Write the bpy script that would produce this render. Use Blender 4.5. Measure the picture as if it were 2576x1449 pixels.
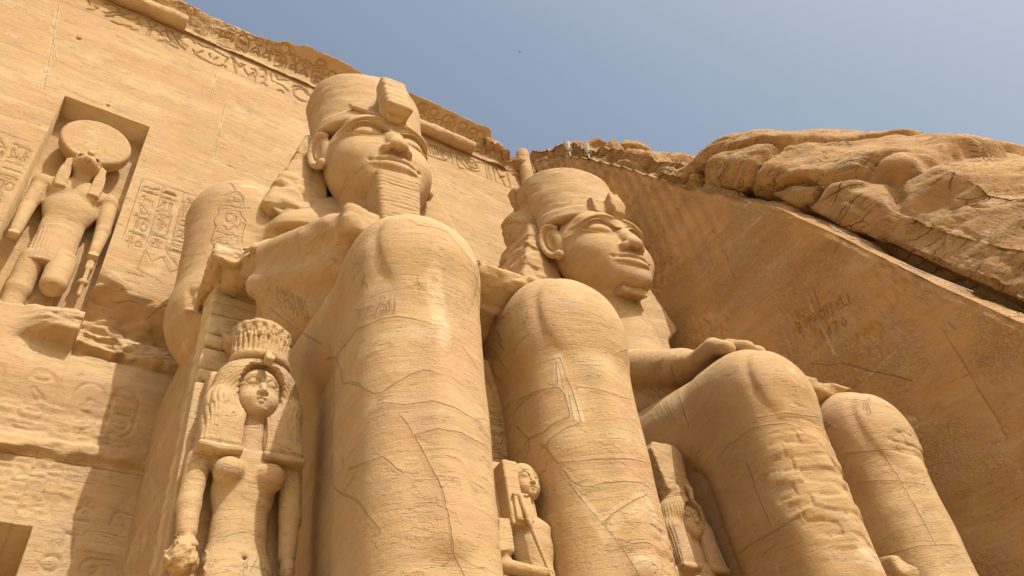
import bpy, math, random, os, time
import numpy as np
from mathutils import Matrix
random.seed(7)
T0 = time.time()
for o in list(bpy.data.objects):
    bpy.data.objects.remove(o)
sc = bpy.context.scene
COL = sc.collection

# ---------------------------------------------------------------- camera
# world: X along the temple front, Y into the rock, Z up, eye at the origin
cam_d = bpy.data.cameras.new('camera')
cam = bpy.data.objects.new('camera', cam_d)
COL.objects.link(cam)
sc.camera = cam
cam_d.sensor_width = 36.0
cam_d.lens = 36.0 * 1930.0 / 2576.0
cam_d.clip_start = 0.1
cam_d.clip_end = 5000.0
RX = np.array([3520, 1219, 1930.]); RX /= np.linalg.norm(RX)
RZ = np.array([-338, -2075, 1930.]); RZ = RZ - RX * (RZ @ RX); RZ /= np.linalg.norm(RZ)
RY = np.cross(RZ, RX)
R3 = np.array([RX, RY, RZ])           # columns: image right, image down, forward
M = Matrix.Identity(4)
for i in range(3):
    M[i][0] = R3[i][0]; M[i][1] = -R3[i][1]; M[i][2] = -R3[i][2]
cam.matrix_world = M

# ---------------------------------------------------------------- sky and sun
SUN_EL = math.radians(54.0)
SUN_AZ = math.radians(11.0)            # from the wall's outward normal (-Y) towards +X
sun_dir = (math.sin(SUN_AZ) * math.cos(SUN_EL), -math.cos(SUN_AZ) * math.cos(SUN_EL), math.sin(SUN_EL))
w = bpy.data.worlds.new('World'); sc.world = w; w.use_nodes = True
nt = w.node_tree
sky = nt.nodes.new('ShaderNodeTexSky'); sky.sky_type = 'NISHITA'; sky.sun_disc = False
sky.sun_elevation = SUN_EL
sky.sun_rotation = math.atan2(sun_dir[0], sun_dir[1])
sky.altitude = 200; sky.air_density = 2.0; sky.dust_density = 10.0; sky.ozone_density = 1.0
bg = nt.nodes['Background']
nt.links.new(sky.outputs[0], bg.inputs[0]); bg.inputs[1].default_value = 0.134
sl = bpy.data.lights.new('sun', 'SUN'); sl.energy = 4.3; sl.angle = math.radians(0.55); sl.color = (1.0, 0.97, 0.91)
so = bpy.data.objects.new('sun', sl); COL.objects.link(so)
from mathutils import Vector
so.rotation_mode = 'QUATERNION'
so.rotation_quaternion = Vector(sun_dir).to_track_quat('Z', 'Y')
so.location = (30, -40, 60)
sc.view_settings.view_transform = 'Standard'
sc.view_settings.look = 'None'
sc.view_settings.exposure = 0.10
sc.view_settings.gamma = 1.0
sc.cycles.max_bounces = 6
sc.cycles.diffuse_bounces = 5

# ---------------------------------------------------------------- noise
def _h(ix, iy, iz, seed):
    h = (ix.astype(np.uint32) * np.uint32(374761393) + iy.astype(np.uint32) * np.uint32(668265263)
         + iz.astype(np.uint32) * np.uint32(2147483647) + np.uint32((seed * 1274126177) & 0xffffffff))
    h = (h ^ (h >> np.uint32(13))) * np.uint32(1274126177)
    h = h ^ (h >> np.uint32(16))
    return (h & np.uint32(0xffffff)).astype(np.float32) / np.float32(0xffffff)
def vnoise(p, seed=0):
    f = np.floor(p); t = (p - f).astype(np.float32); i = f.astype(np.int64)
    t = t * t * (3 - 2 * t)
    x, y, z = i[:, 0], i[:, 1], i[:, 2]; u, v, s = t[:, 0], t[:, 1], t[:, 2]
    r = 0
    for dx in (0, 1):
        wx = u if dx else 1 - u
        for dy in (0, 1):
            wy = v if dy else 1 - v
            for dz in (0, 1):
                wz = s if dz else 1 - s
                r = r + wx * wy * wz * _h(x + dx, y + dy, z + dz, seed)
    return r * 2 - 1
def fbm(p, scale, oc=4, seed=0, gain=0.5):
    p = np.asarray(p, np.float64) * np.asarray(scale)
    a = 1.0; r = 0; n = 0
    for k in range(oc):
        r = r + a * vnoise(p + 17.3 * k, seed + k); n += a
        p = p * 2.03; a *= gain
    return r / n
def ridge(p, scale, oc=3, seed=0):
    p = np.asarray(p, np.float64) * np.asarray(scale)
    a = 1.0; r = 0; n = 0
    for k in range(oc):
        r = r + a * (1 - np.abs(vnoise(p + 9.1 * k, seed + k)) * 2); n += a
        p = p * 2.1; a *= 0.5
    return r / n
def worley(p, scale, seed=0):
    """F2-F1 and a random id per cell"""
    p = np.asarray(p, np.float64) * np.asarray(scale)
    f = np.floor(p).astype(np.int64)
    f1 = np.full(len(p), 9.0, np.float32); f2 = f1.copy(); idd = f1 * 0
    for dx in (-1, 0, 1):
        for dy in (-1, 0, 1):
            for dz in (-1, 0, 1):
                cx, cy, cz = f[:, 0] + dx, f[:, 1] + dy, f[:, 2] + dz
                qx = cx + _h(cx, cy, cz, seed); qy = cy + _h(cx, cy, cz, seed + 1); qz = cz + _h(cx, cy, cz, seed + 2)
                d = np.sqrt((p[:, 0] - qx) ** 2 + (p[:, 1] - qy) ** 2 + (p[:, 2] - qz) ** 2).astype(np.float32)
                nid = _h(cx, cy, cz, seed + 3)
                m = d < f1
                f2 = np.where(m, f1, np.minimum(f2, d)); idd = np.where(m, nid, idd); f1 = np.where(m, d, f1)
    return f2 - f1, idd
def sst(a, b, x):
    t = np.clip((x - a) / (b - a), 0, 1)
    return t * t * (3 - 2 * t)
BED = np.array([0.055, 0.03, 1.0])         # sandstone bedding: nearly level, dipping a little
def bed(p):
    """coordinates stretched along the bedding planes"""
    q = np.asarray(p, np.float64)
    s = q @ BED
    wv = fbm(q, (.22, .22, .4), 2, 91) * 0.5
    return np.stack([q[:, 0], q[:, 1], s + wv], 1)
def strata(p, seed=3):
    """small erosion relief along the bedding, -1..1"""
    b = bed(p)
    a = fbm(b, (.55, .55, 3.2), 3, seed)
    c = fbm(b, (1.1, 1.1, 11.0), 2, seed + 5)
    return 0.6 * a + 0.4 * c

# ---------------------------------------------------------------- signed distance sculpting
def smin(a, b, k):
    if k <= 0: return np.minimum(a, b)
    h = np.maximum(k - np.abs(a - b), 0) / k
    return np.minimum(a, b) - h * h * k * 0.25
def smax(a, b, k):
    return -smin(-a, -b, k)
class Vol:
    def __init__(s, lo, hi, cell):
        s.lo = np.array(lo, float); s.c = cell
        s.n = [int(math.ceil((hi[i] - lo[i]) / cell)) + 1 for i in range(3)]
        s.ax = [(s.lo[i] + cell * np.arange(s.n[i])).astype(np.float32) for i in range(3)]
        s.F = np.full(s.n, 5.0, np.float32)
    def op(s, fn, lo, hi, k=0.0, mode='u', m=None):
        m = (k + 4 * s.c) if m is None else m
        sl = []
        for i in range(3):
            a = max(0, int((lo[i] - m - s.lo[i]) / s.c)); b = min(s.n[i], int((hi[i] + m - s.lo[i]) / s.c) + 2)
            if b <= a: return s
            sl.append(slice(a, b))
        x = s.ax[0][sl[0]][:, None, None]; y = s.ax[1][sl[1]][None, :, None]; z = s.ax[2][sl[2]][None, None, :]
        d = fn(x, y, z); W = s.F[tuple(sl)]
        if mode == 'u': W[...] = smin(W, d, k)
        elif mode == 's': W[...] = smax(W, -d, k)
        elif mode == 'i': W[...] = smax(W, d, k)
        return s
    def ell(s, c, r, k=0.0, mode='u', rot=None):
        R = np.eye(3) if rot is None else rotm(*rot)
        def fn(x, y, z):
            X, Y, Z = x - c[0], y - c[1], z - c[2]
            if rot is not None:
                X, Y, Z = (R[0, j] * X + R[1, j] * Y + R[2, j] * Z for j in range(3))
            k0 = np.sqrt((X / r[0]) ** 2 + (Y / r[1]) ** 2 + (Z / r[2]) ** 2)
            k1 = np.sqrt((X / r[0] ** 2) ** 2 + (Y / r[1] ** 2) ** 2 + (Z / r[2] ** 2) ** 2) + 1e-6
            return k0 * (k0 - 1) / k1
        e = np.array(r) if rot is None else np.full(3, max(r))
        return s.op(fn, np.array(c) - e, np.array(c) + e, k, mode)
    def cap(s, a, b, ra, rb, k=0.0, mode='u', sc_=(1, 1, 1)):
        S = np.array(sc_, float); A = np.array(a) / S; B = np.array(b) / S; D = B - A; L = max(D @ D, 1e-9); ms = S.min()
        def fn(x, y, z):
            X, Y, Z = x / S[0] - A[0], y / S[1] - A[1], z / S[2] - A[2]
            t = np.clip((X * D[0] + Y * D[1] + Z * D[2]) / L, 0, 1)
            return (np.sqrt((X - t * D[0]) ** 2 + (Y - t * D[1]) ** 2 + (Z - t * D[2]) ** 2) - (ra + (rb - ra) * t)) * ms
        r = max(ra, rb) * S
        return s.op(fn, np.minimum(a, b) - r, np.maximum(a, b) + r, k, mode)
    def chain(s, pts, rs, k=0.0, mode='u', kk=0.0, sc_=(1, 1, 1)):
        if not hasattr(rs, '__len__'): rs = [rs] * len(pts)
        for i in range(len(pts) - 1):
            s.cap(pts[i], pts[i + 1], rs[i], rs[i + 1], k if i == 0 or kk == 0 else kk, mode, sc_)
        return s
    def box(s, c, h, rd=0.05, k=0.0, mode='u', rot=None, taper=None):
        """taper = (dx, dy): half-size change per metre of height"""
        R = np.eye(3) if rot is None else rotm(*rot)
        def fn(x, y, z):
            X, Y, Z = x - c[0], y - c[1], z - c[2]
            if rot is not None:
                X, Y, Z = (R[0, j] * X + R[1, j] * Y + R[2, j] * Z for j in range(3))
            tx = ty = 0
            if taper: tx, ty = taper[0] * Z, taper[1] * Z
            qx = np.abs(X) - (h[0] - rd + tx); qy = np.abs(Y) - (h[1] - rd + ty); qz = np.abs(Z) - (h[2] - rd)
            o = np.sqrt(np.maximum(qx, 0) ** 2 + np.maximum(qy, 0) ** 2 + np.maximum(qz, 0) ** 2)
            return o + np.minimum(np.maximum(qx, np.maximum(qy, qz)), 0) - rd
        e = np.array(h) * 1.0
        if taper: e = e + np.array([abs(taper[0]), abs(taper[1]), 0]) * h[2]
        if rot is not None: e = np.full(3, np.linalg.norm(e))
        return s.op(fn, np.array(c) - e, np.array(c) + e, k, mode)
    def cyl(s, c0, c1, r0, r1, rd=0.05, k=0.0, mode='u', sy=1.0):
        """upright-ish cylinder, elliptical by sy, centre line sheared from c0 to c1"""
        def fn(x, y, z):
            t = np.clip((z - c0[2]) / (c1[2] - c0[2]), 0, 1)
            X = x - (c0[0] + (c1[0] - c0[0]) * t); Y = (y - (c0[1] + (c1[1] - c0[1]) * t)) / sy
            r = r0 + (r1 - r0) * t
            q = np.sqrt(X * X + Y * Y) - r + rd
            zz = np.abs(z - (c0[2] + c1[2]) / 2) - abs(c1[2] - c0[2]) / 2 + rd
            o = np.sqrt(np.maximum(q, 0) ** 2 + np.maximum(zz, 0) ** 2)
            return (o + np.minimum(np.maximum(q, zz), 0) - rd)
        r = max(r0, r1)
        lo = np.minimum(c0, c1) - np.array([r, r * sy, 0]); hi = np.maximum(c0, c1) + np.array([r, r * sy, 0])
        return s.op(fn, lo, hi, k, mode)
    def prism(s, poly, axis, a, b, rd=0.04, k=0.0, mode='u'):
        """polygon extruded along axis from a to b; poly in the two other axes, in order"""
        P = np.array(poly, float); n = len(P)
        o = [i for i in range(3) if i != axis]
        def fn(*xyz):
            U, V, W = xyz[o[0]], xyz[o[1]], xyz[axis]
            d = None; sg = None
            for i in range(n):
                j = (i - 1) % n
                ex, ey = P[j] - P[i]
                wx, wy = U - P[i][0], V - P[i][1]
                t = np.clip((wx * ex + wy * ey) / (ex * ex + ey * ey), 0, 1)
                dd = (wx - ex * t) ** 2 + (wy - ey * t) ** 2
                c1 = V >= P[i][1]; c2 = V < P[j][1]; c3 = ex * wy > ey * wx
                fl = (c1 & c2 & c3) | (~c1 & ~c2 & ~c3)
                d = dd if d is None else np.minimum(d, dd)
                sg = np.where(fl, -1.0, 1.0) if sg is None else sg * np.where(fl, -1.0, 1.0)
            d2 = sg * np.sqrt(d) + rd
            wz = np.abs(W - (a + b) / 2) - abs(b - a) / 2 + rd
            return (np.sqrt(np.maximum(d2, 0) ** 2 + np.maximum(wz, 0) ** 2) + np.minimum(np.maximum(d2, wz), 0) - rd).astype(np.float32)
        lo = [0] * 3; hi = [0] * 3
        lo[o[0]], lo[o[1]] = P.min(0); hi[o[0]], hi[o[1]] = P.max(0); lo[axis], hi[axis] = min(a, b), max(a, b)
        return s.op(fn, np.array(lo, float), np.array(hi, float), k, mode)
    def half(s, nrm, d, k=0.0, mode='s', win=None):
        """subtract the half space nrm.p > d (mode 's'), optionally inside a window only"""
        nrm = np.array(nrm, float); nrm /= np.linalg.norm(nrm)
        fn = lambda x, y, z: -(nrm[0] * x + nrm[1] * y + nrm[2] * z - d)
        if win: return s.op(fn, win[0], win[1], k, mode, 0.0)
        return s.op(fn, s.lo, s.lo + np.array(s.n) * s.c, k, mode)
    def warp(s, amp, scale, oc=3, seed=0, win=None):
        g = [np.broadcast_to(a, s.F.shape) for a in (s.ax[0][:, None, None], s.ax[1][None, :, None], s.ax[2][None, None, :])]
        m = np.abs(s.F) < amp * 2 + 3 * s.c
        if win is not None:
            m &= (g[0] > win[0][0]) & (g[0] < win[1][0]) & (g[1] > win[0][1]) & (g[1] < win[1][1]) & (g[2] > win[0][2]) & (g[2] < win[1][2])
        p = np.stack([a[m] for a in g], 1)
        s.F[m] += (amp * fbm(p, scale, oc, seed)).astype(np.float32)
        return s
    def crag(s, amp, scale, seed=0, win=None):
        """broken-rock facets: each cell of a skewed cell pattern is cut back by its own amount and tilt"""
        g = [np.broadcast_to(a, s.F.shape) for a in (s.ax[0][:, None, None], s.ax[1][None, :, None], s.ax[2][None, None, :])]
        m = np.abs(s.F) < amp * 2.2 + 3 * s.c
        if win is not None:
            m &= (g[0] > win[0][0]) & (g[0] < win[1][0]) & (g[1] > win[0][1]) & (g[1] < win[1][1]) & (g[2] > win[0][2]) & (g[2] < win[1][2])
        p = np.stack([a[m] for a in g], 1)
        q = p + .25 / np.mean(scale) * np.stack([fbm(p, scale, 2, seed + k) for k in range(3)], 1)
        e, idd = worley(q, scale, seed)
        t = idd * 7.0
        tl = .22 * (np.sin(t * 5) * np.mod(p[:, 0] * 1.7, 1.0) + np.cos(t * 9) * np.mod(p[:, 2] * 1.3, 1.0))
        s.F[m] += (amp * (idd - .3 + tl) + .3 * amp * (1 - sst(0, .12, e)) + .25 * amp * fbm(p, np.asarray(scale) * 3, 2, seed + 9)).astype(np.float32)
        return s
    def mesh(s):
        F = s.F
        S = F < 0
        nx, ny, nz = F.shape
        c8 = [(a, b, c) for a in (0, 1) for b in (0, 1) for c in (0, 1)]
        sub = lambda A, o: A[o[0]:nx - 1 + o[0], o[1]:ny - 1 + o[1], o[2]:nz - 1 + o[2]]
        anyin = np.zeros((nx - 1, ny - 1, nz - 1), bool); allin = ~anyin
        for o in c8:
            q = sub(S, o); anyin |= q; allin &= q
        act = anyin & ~allin
        I = np.argwhere(act)
        ids = np.full(act.shape, -1, np.int32); ids[act] = np.arange(len(I))
        V = {o: F[I[:, 0] + o[0], I[:, 1] + o[1], I[:, 2] + o[2]] for o in c8}
        acc = np.zeros((len(I), 3)); cnt = np.zeros(len(I))
        for o in c8:
            for ax in range(3):
                if o[ax]: continue
                q = list(o); q[ax] = 1; q = tuple(q)
                a, b = V[o], V[q]; m = (a < 0) != (b < 0)
                t = np.where(m, a / np.where(m, a - b, 1), 0)
                p = np.tile(np.array(o, float), (len(I), 1)); p[:, ax] += t
                acc += p * m[:, None]; cnt += m
        P = (I + acc / cnt[:, None]) * s.c + s.lo
        quads = []
        for ax in range(3):
            sh = [slice(0, n) for n in F.shape]; sh2 = list(sh)
            sh[ax] = slice(0, F.shape[ax] - 1); sh2[ax] = slice(1, F.shape[ax])
            A = S[tuple(sh)]; B = S[tuple(sh2)]
            b, c = [(1, 2), (2, 0), (0, 1)][ax]
            for val in (True, False):
                E = np.argwhere((A != B) & (A == val))
                ok = (E[:, b] > 0) & (E[:, c] > 0) & (E[:, b] < F.shape[b] - 1) & (E[:, c] < F.shape[c] - 1)
                E = E[ok]
                def g(db, dc):
                    e = E.copy(); e[:, b] += db; e[:, c] += dc
                    return ids[e[:, 0], e[:, 1], e[:, 2]]
                q = [g(-1, -1), g(0, -1), g(0, 0), g(-1, 0)]
                if not val: q = q[::-1]
                quads.append(np.stack(q, 1))
        Q = np.concatenate(quads) if quads else np.zeros((0, 4), int)
        return P, Q
def rotm(rx, ry, rz):
    rx, ry, rz = map(math.radians, (rx, ry, rz))
    cx, sx, cy, sy, cz, sz = math.cos(rx), math.sin(rx), math.cos(ry), math.sin(ry), math.cos(rz), math.sin(rz)
    X = np.array([[1, 0, 0], [0, cx, -sx], [0, sx, cx]]); Y = np.array([[cy, 0, sy], [0, 1, 0], [-sy, 0, cy]])
    Z = np.array([[cz, -sz, 0], [sz, cz, 0], [0, 0, 1]])
    return Z @ Y @ X
def vnormals(P, Q):
    n = np.cross(P[Q[:, 2]] - P[Q[:, 0]], P[Q[:, 3]] - P[Q[:, 1]])
    N = np.zeros_like(P)
    for i in range(4):
        for c in range(3):
            N[:, c] += np.bincount(Q[:, i], n[:, c], len(P))
    return N / (np.linalg.norm(N, axis=1)[:, None] + 1e-12)
def relax(P, Q, it=1):
    for _ in range(it):
        A = np.zeros_like(P); C = np.zeros(len(P))
        for i in range(4):
            for j in ((i + 1) % 4, (i - 1) % 4):
                for c in range(3): A[:, c] += np.bincount(Q[:, i], P[Q[:, j], c], len(P))
                C += np.bincount(Q[:, i], minlength=len(P))
        P = 0.5 * P + 0.5 * A / np.maximum(C, 1)[:, None]
    return P

# ---------------------------------------------------------------- carved lines and patches on finished vertices
def seg_dist(P, a, b, Nn=None):
    d = b - a; L = max(d @ d, 1e-12)
    t = np.clip((P - a) @ d / L, 0, 1)
    return P - (a + t[:, None] * d)
def engrave(P, N, S, pts, wob=0.0, seed=5, hw=.012, reach=.075):
    """S = [signed distance, mask, half width]; thin lines that the shader cuts crisply at any mesh density"""
    pts = np.asarray(pts, float)
    R = reach * 2 + .08
    for a, b in zip(pts[:-1], pts[1:]):
        lo = np.minimum(a, b) - R; hi = np.maximum(a, b) + R
        m = np.flatnonzero(((P > lo) & (P < hi)).all(1))
        if not len(m): continue
        Q = P[m]
        if wob: Q = Q + wob * np.stack([fbm(Q, 4.0, 2, seed), fbm(Q, 4.0, 2, seed + 7), fbm(Q, 4.0, 2, seed + 13)], 1)
        v = seg_dist(Q, a, b); Nm = N[m]
        v = v - (v * Nm).sum(1)[:, None] * Nm * .97
        tn = (b - a) / (np.linalg.norm(b - a) + 1e-9)
        side = np.cross(Nm, tn); lat = (v * side).sum(1)
        r = np.sqrt((v * v).sum(1))
        k = (r < S[3][m]) & (r < reach * 1.6)
        mm = m[k]
        S[3][mm] = r[k]; S[0][mm] = np.where(lat[k] < 0, -1, 1) * np.maximum(np.abs(lat[k]), r[k] * .6); S[1][mm] = 1 - sst(reach, reach * 1.5, r[k]); S[2][mm] = hw
def newS(n): return [np.zeros(n), np.zeros(n), np.full(n, .012), np.full(n, 9.0)]
def pnoise(P, a, seed):
    return a * fbm(P, 0.6, 2, seed)

def build(name, P, Q, mat, parent=None, org=(0, 0, 0), pale=None, smooth=True, label=None, S=None):
    me = bpy.data.meshes.new(name)
    P = np.asarray(P, float) - np.asarray(org)
    me.vertices.add(len(P)); me.vertices.foreach_set('co', P.astype(np.float32).ravel())
    Q = np.asarray(Q, np.int32); k = Q.shape[1]
    me.loops.add(Q.size); me.loops.foreach_set('vertex_index', Q.ravel())
    me.polygons.add(len(Q)); me.polygons.foreach_set('loop_start', np.arange(0, Q.size, k, dtype=np.int32))
    me.polygons.foreach_set('use_smooth', np.full(len(Q), smooth))
    me.update(); me.validate()
    if pale is not None:
        at = me.attributes.new('pale', 'FLOAT', 'POINT'); at.data.foreach_set('value', np.asarray(pale, np.float32))
    if S is not None:
        for nm, ar in (('cd', S[0]), ('cm', S[1]), ('cw', S[2])):
            at = me.attributes.new(nm, 'FLOAT', 'POINT'); at.data.foreach_set('value', np.asarray(ar, np.float32))
    me.materials.append(mat)
    ob = bpy.data.objects.new(name, me); COL.objects.link(ob)
    if parent is not None: ob.parent = parent
    if label: ob['label'] = label
    return ob
def thing(name, label, cat, loc, group=None):
    o = bpy.data.objects.new(name, None); COL.objects.link(o); o.location = loc
    o['label'] = label; o['category'] = cat
    if group: o['group'] = group
    return o
def finish(vol, name, mat, parent, org, amp=0.012, und=0.02, carv=None, rel=1, label=None, post=None, seed=3, key=None):
    """extract, weather and link one carved piece"""
    P, Q = vol.mesh()
    if rel: P = relax(P, Q, rel)
    N = vnormals(P, Q)
    D = np.zeros(len(P)); A = np.zeros(len(P))
    if carv is not None: carv(P, N, D, A)
    disp = D + amp * strata(P, seed) + und * fbm(P, .9, 2, seed + 11)
    P = P + N * disp[:, None]
    if post is not None: P = post(P, N)
    key = key or (name,); Sg = None
    if key in CARV or key in PATCH or key in ROUGH:
        N = vnormals(P, Q); D = np.zeros(len(P))
        for c, ra, dp, sc_ in ROUGH.get(key, []):
            r = np.sqrt((((P - np.array(c)) / np.array(ra)) ** 2).sum(1)) + .35 * fbm(P, 1.6, 3, 98)
            f = 1 - sst(.80, 1.05, r)
            Pw = P + .12 * np.stack([fbm(P, 1.5, 2, 97), fbm(P, 1.5, 2, 93), fbm(P, 1.5, 2, 94)], 1)
            cr = Pw[:, 2] * 4.2 * sc_ + .35 * Pw[:, 0]; ci = np.floor(cr)
            bx = (Pw[:, 0] - .5 * Pw[:, 1]) * 1.25 * sc_ + .5 * np.mod(ci, 2) + _h(ci.astype(np.int64), ci.astype(np.int64) * 0, ci.astype(np.int64) * 0, 7) * .8; bi = np.floor(bx)
            hid = _h(ci.astype(np.int64), bi.astype(np.int64), bi.astype(np.int64) * 0 + 3, 8)
            ed = np.minimum(np.minimum(cr - ci, ci + 1 - cr) / 4.2, np.minimum(bx - bi, bi + 1 - bx) / 1.25)
            D += f * (dp * (hid - .6) - .4 * dp * (1 - sst(.005, .03, ed)) + .025 * fbm(P, (2.5, 2.5, 8), 4, 96))
        Sg = newS(len(P)) if key in CARV else None
        for pts, wd, dp, pl in CARV.get(key, []): engrave(P, N, Sg, pts, .05 if wd > .025 else 0, 5, wd)
        for pts, wd, pl in PATCH.get(key, []):
            for a_, b_ in zip(pts[:-1], pts[1:]):
                a_, b_ = np.array(a_, float), np.array(b_, float)
                m = np.flatnonzero(((P > np.minimum(a_, b_) - wd - .3) & (P < np.maximum(a_, b_) + wd + .3)).all(1))
                if not len(m): continue
                r = np.linalg.norm(seg_dist(P[m], a_, b_), axis=1) + wd * .6 * fbm(P[m], 3.0, 3, 99)
                A[m] = np.maximum(A[m], pl * (1 - sst(wd * .6, wd, r)))
        P = P + N * D[:, None]
    return build(name, P, Q, mat, parent, org, A, label=label, S=Sg)
def bk(*a):
    print('[%.1fs]' % (time.time() - T0), *a)
# ---------------------------------------------------------------- sandstone
def stone(name, base=(0.452, 0.318, 0.168), warm=(0.39, 0.240, 0.108), pale=(0.55, 0.42, 0.255), grey=(0.36, 0.27, 0.185),
          bump=1.0, bandc=0.38, pit=0.5, gritty=1.0, chisel=0.0, flake=1.0, frac=0.0, bedscale=1.0, bed_rot=(2.0, -3.2, 0.0)):
    m = bpy.data.materials.new(name); m.use_nodes = True
    t = m.node_tree; n = t.nodes; L = t.links
    b = n['Principled BSDF']; b.inputs['Roughness'].default_value = 0.92
    b.inputs['Specular IOR Level'].default_value = 0.15
    geo = n.new('ShaderNodeNewGeometry')
    def mapping(s, r=(0, 0, 0)):
        q = n.new('ShaderNodeMapping'); q.inputs['Scale'].default_value = s
        q.inputs['Rotation'].default_value = [math.radians(a) for a in r]
        L.new(geo.outputs['Position'], q.inputs['Vector']); return q.outputs[0]
    def noise(vec, sc_, det=3, rough=0.55, dist=0.0):
        q = n.new('ShaderNodeTexNoise'); q.inputs['Scale'].default_value = sc_; q.inputs['Detail'].default_value = det
        q.inputs['Roughness'].default_value = rough; q.inputs['Distortion'].default_value = dist
        L.new(vec, q.inputs['Vector']); return q.outputs['Fac']
    def ramp(fac, stops):
        q = n.new('ShaderNodeValToRGB'); e = q.color_ramp.elements
        while len(e) < len(stops): e.new(0.5)
        for i, (p, c) in enumerate(stops):
            e[i].position = p; e[i].color = (c, c, c, 1) if not hasattr(c, '__len__') else (*c, 1)
        L.new(fac, q.inputs['Fac']); return q.outputs['Color']
    def mix(a, c, f, mode='MIX'):
        q = n.new('ShaderNodeMix'); q.data_type = 'RGBA'; q.blend_type = mode
        for s, v in ((q.inputs[6], a), (q.inputs[7], c), (q.inputs[0], f)):
            if isinstance(v, (int, float)): s.default_value = v
            elif isinstance(v, tuple): s.default_value = (*v, 1)
            else: L.new(v, s)
        return q.outputs[2]
    def math_(op, a, c=0.0):
        q = n.new('ShaderNodeMath'); q.operation = op
        for s, v in ((q.inputs[0], a), (q.inputs[1], c)):
            if isinstance(v, (int, float)): s.default_value = v
            else: L.new(v, s)
        return q.outputs[0]
    bs = bedscale
    v0 = mapping((.10, .10, .10)); vb = mapping((.16 * bs, .16 * bs, 1.25 * bs), bed_rot)
    vf = mapping((.7 * bs, .7 * bs, 7.5 * bs), (bed_rot[0] + 1, bed_rot[1] - 2, 0)); v1 = mapping((1, 1, 1))
    big = noise(v0, 3.0, 3); bands = noise(vb, 1.6, 4, .6, .4); fine = noise(vf, 1.7, 4, .62, .3)
    col = mix(base, warm, ramp(big, [(.38, 0.0), (.68, 0.7)]))
    col = mix(col, warm, math_('MULTIPLY', ramp(bands, [(.47, 0.0), (.60, 1.0)]), bandc))
    col = mix(col, pale, math_('MULTIPLY', ramp(bands, [(.30, 1.0), (.44, 0.0)]), bandc * .8))
    col = mix(col, tuple(c * 1.16 for c in base), math_('MULTIPLY', ramp(fine, [(.55, 0.0), (.75, 1.0)]), .28))
    col = mix(col, tuple(c * .80 for c in warm), math_('MULTIPLY', ramp(fine, [(.25, 1.0), (.44, 0.0)]), .25))
    mot = noise(v1, 2.3, 5, .65)
    col = mix(col, grey, math_('MULTIPLY', ramp(mot, [(.52, 0.0), (.68, 1.0)]), .62))
    col = mix(col, (.43, .27, .16), math_('MULTIPLY', ramp(noise(mapping((.5, .5, 1.1)), 1.3, 4, .6), [(.50, 0.0), (.64, 1.0)]), .60))
    col = mix(col, pale, math_('MULTIPLY', ramp(noise(v1, 1.1, 6, .7), [(.58, 0.0), (.67, 1.0)]), .45))
    spk = noise(v1, 34.0, 3, .7)
    col = mix(col, tuple(c * .70 for c in base), math_('MULTIPLY', ramp(spk, [(.30, 1.0), (.42, 0.0)]), .45))
    col = mix(col, pale, math_('MULTIPLY', ramp(noise(v1, 9.0, 4, .7), [(.66, 0.0), (.72, 1.0)]), .6))
    at = n.new('ShaderNodeAttribute'); at.attribute_name = 'pale'
    pn = noise(v1, 4.0, 4, .7)
    pf = math_('MULTIPLY', at.outputs['Fac'], ramp(pn, [(.38, 0.12), (.56, 1.0)]))
    col = mix(col, (0.62, 0.50, 0.335), pf)
    # pits
    vo = n.new('ShaderNodeTexVoronoi'); vo.inputs['Scale'].default_value = 7.0
    L.new(mapping((1, 1, 1.5)), vo.inputs['Vector'])
    pm = ramp(noise(v1, .55, 3), [(.52, 0.0), (.64, 1.0)])
    pits = math_('MULTIPLY', ramp(vo.outputs['Distance'], [(.10, 1.0), (.22, 0.0)]), pm)
    pits = math_('MULTIPLY', pits, pit)
    col = mix(col, tuple(c * .62 for c in warm), math_('MULTIPLY', pits, .7))
    # relief
    h = math_('MULTIPLY', fine, 0.010 * gritty)
    h = math_('ADD', h, math_('MULTIPLY', mot, 0.032 * gritty))
    h = math_('ADD', h, math_('MULTIPLY', bands, 0.02))
    vl = mapping((1.3 * bs, 1.3 * bs, 26 * bs), (bed_rot[0] - 3, bed_rot[1] + 3, 0))
    ln = noise(vl, 1.0, 3, .6, .5)
    h = math_('ADD', h, math_('MULTIPLY', ramp(ln, [(.28, 0.0), (.40, 1.0)]), 0.004 * gritty))
    h = math_('ADD', h, math_('MULTIPLY', spk, 0.006 * gritty))
    h = math_('SUBTRACT', h, math_('MULTIPLY', pits, 0.03))
    # flaked skin: shallow plateaus with sharp broken edges
    fl = noise(mapping((.55, .55, 1.5), (6, -5, 0)), 1.6, 6, .62, .25)
    fm = ramp(noise(v0, 5.0, 3), [(.40, .15), (.60, 1.0)])
    step = math_('ADD', ramp(fl, [(.485, 0.0), (.497, 1.0)]), math_('ADD', ramp(fl, [(.585, 0.0), (.592, .8)]), ramp(fl, [(.39, 0.0), (.396, .6)])))
    h = math_('ADD', h, math_('MULTIPLY', math_('MULTIPLY', step, fm), 0.010 * flake))
    if frac:
        vq = n.new('ShaderNodeVectorMath'); vq.operation = 'ADD'
        nz = n.new('ShaderNodeTexNoise'); nz.inputs['Scale'].default_value = .9; nz.inputs['Detail'].default_value = 4
        L.new(geo.outputs['Position'], nz.inputs['Vector'])
        L.new(mapping((.42, .42, 1.5), bed_rot), vq.inputs[0]); L.new(nz.outputs['Color'], vq.inputs[1])
        ve = n.new('ShaderNodeTexVoronoi'); ve.feature = 'DISTANCE_TO_EDGE'; ve.inputs['Scale'].default_value = 1.25
        L.new(vq.outputs[0], ve.inputs['Vector'])
        ck = ramp(ve.outputs['Distance'], [(.0, 1.0), (.035, 0.0)])
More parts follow.
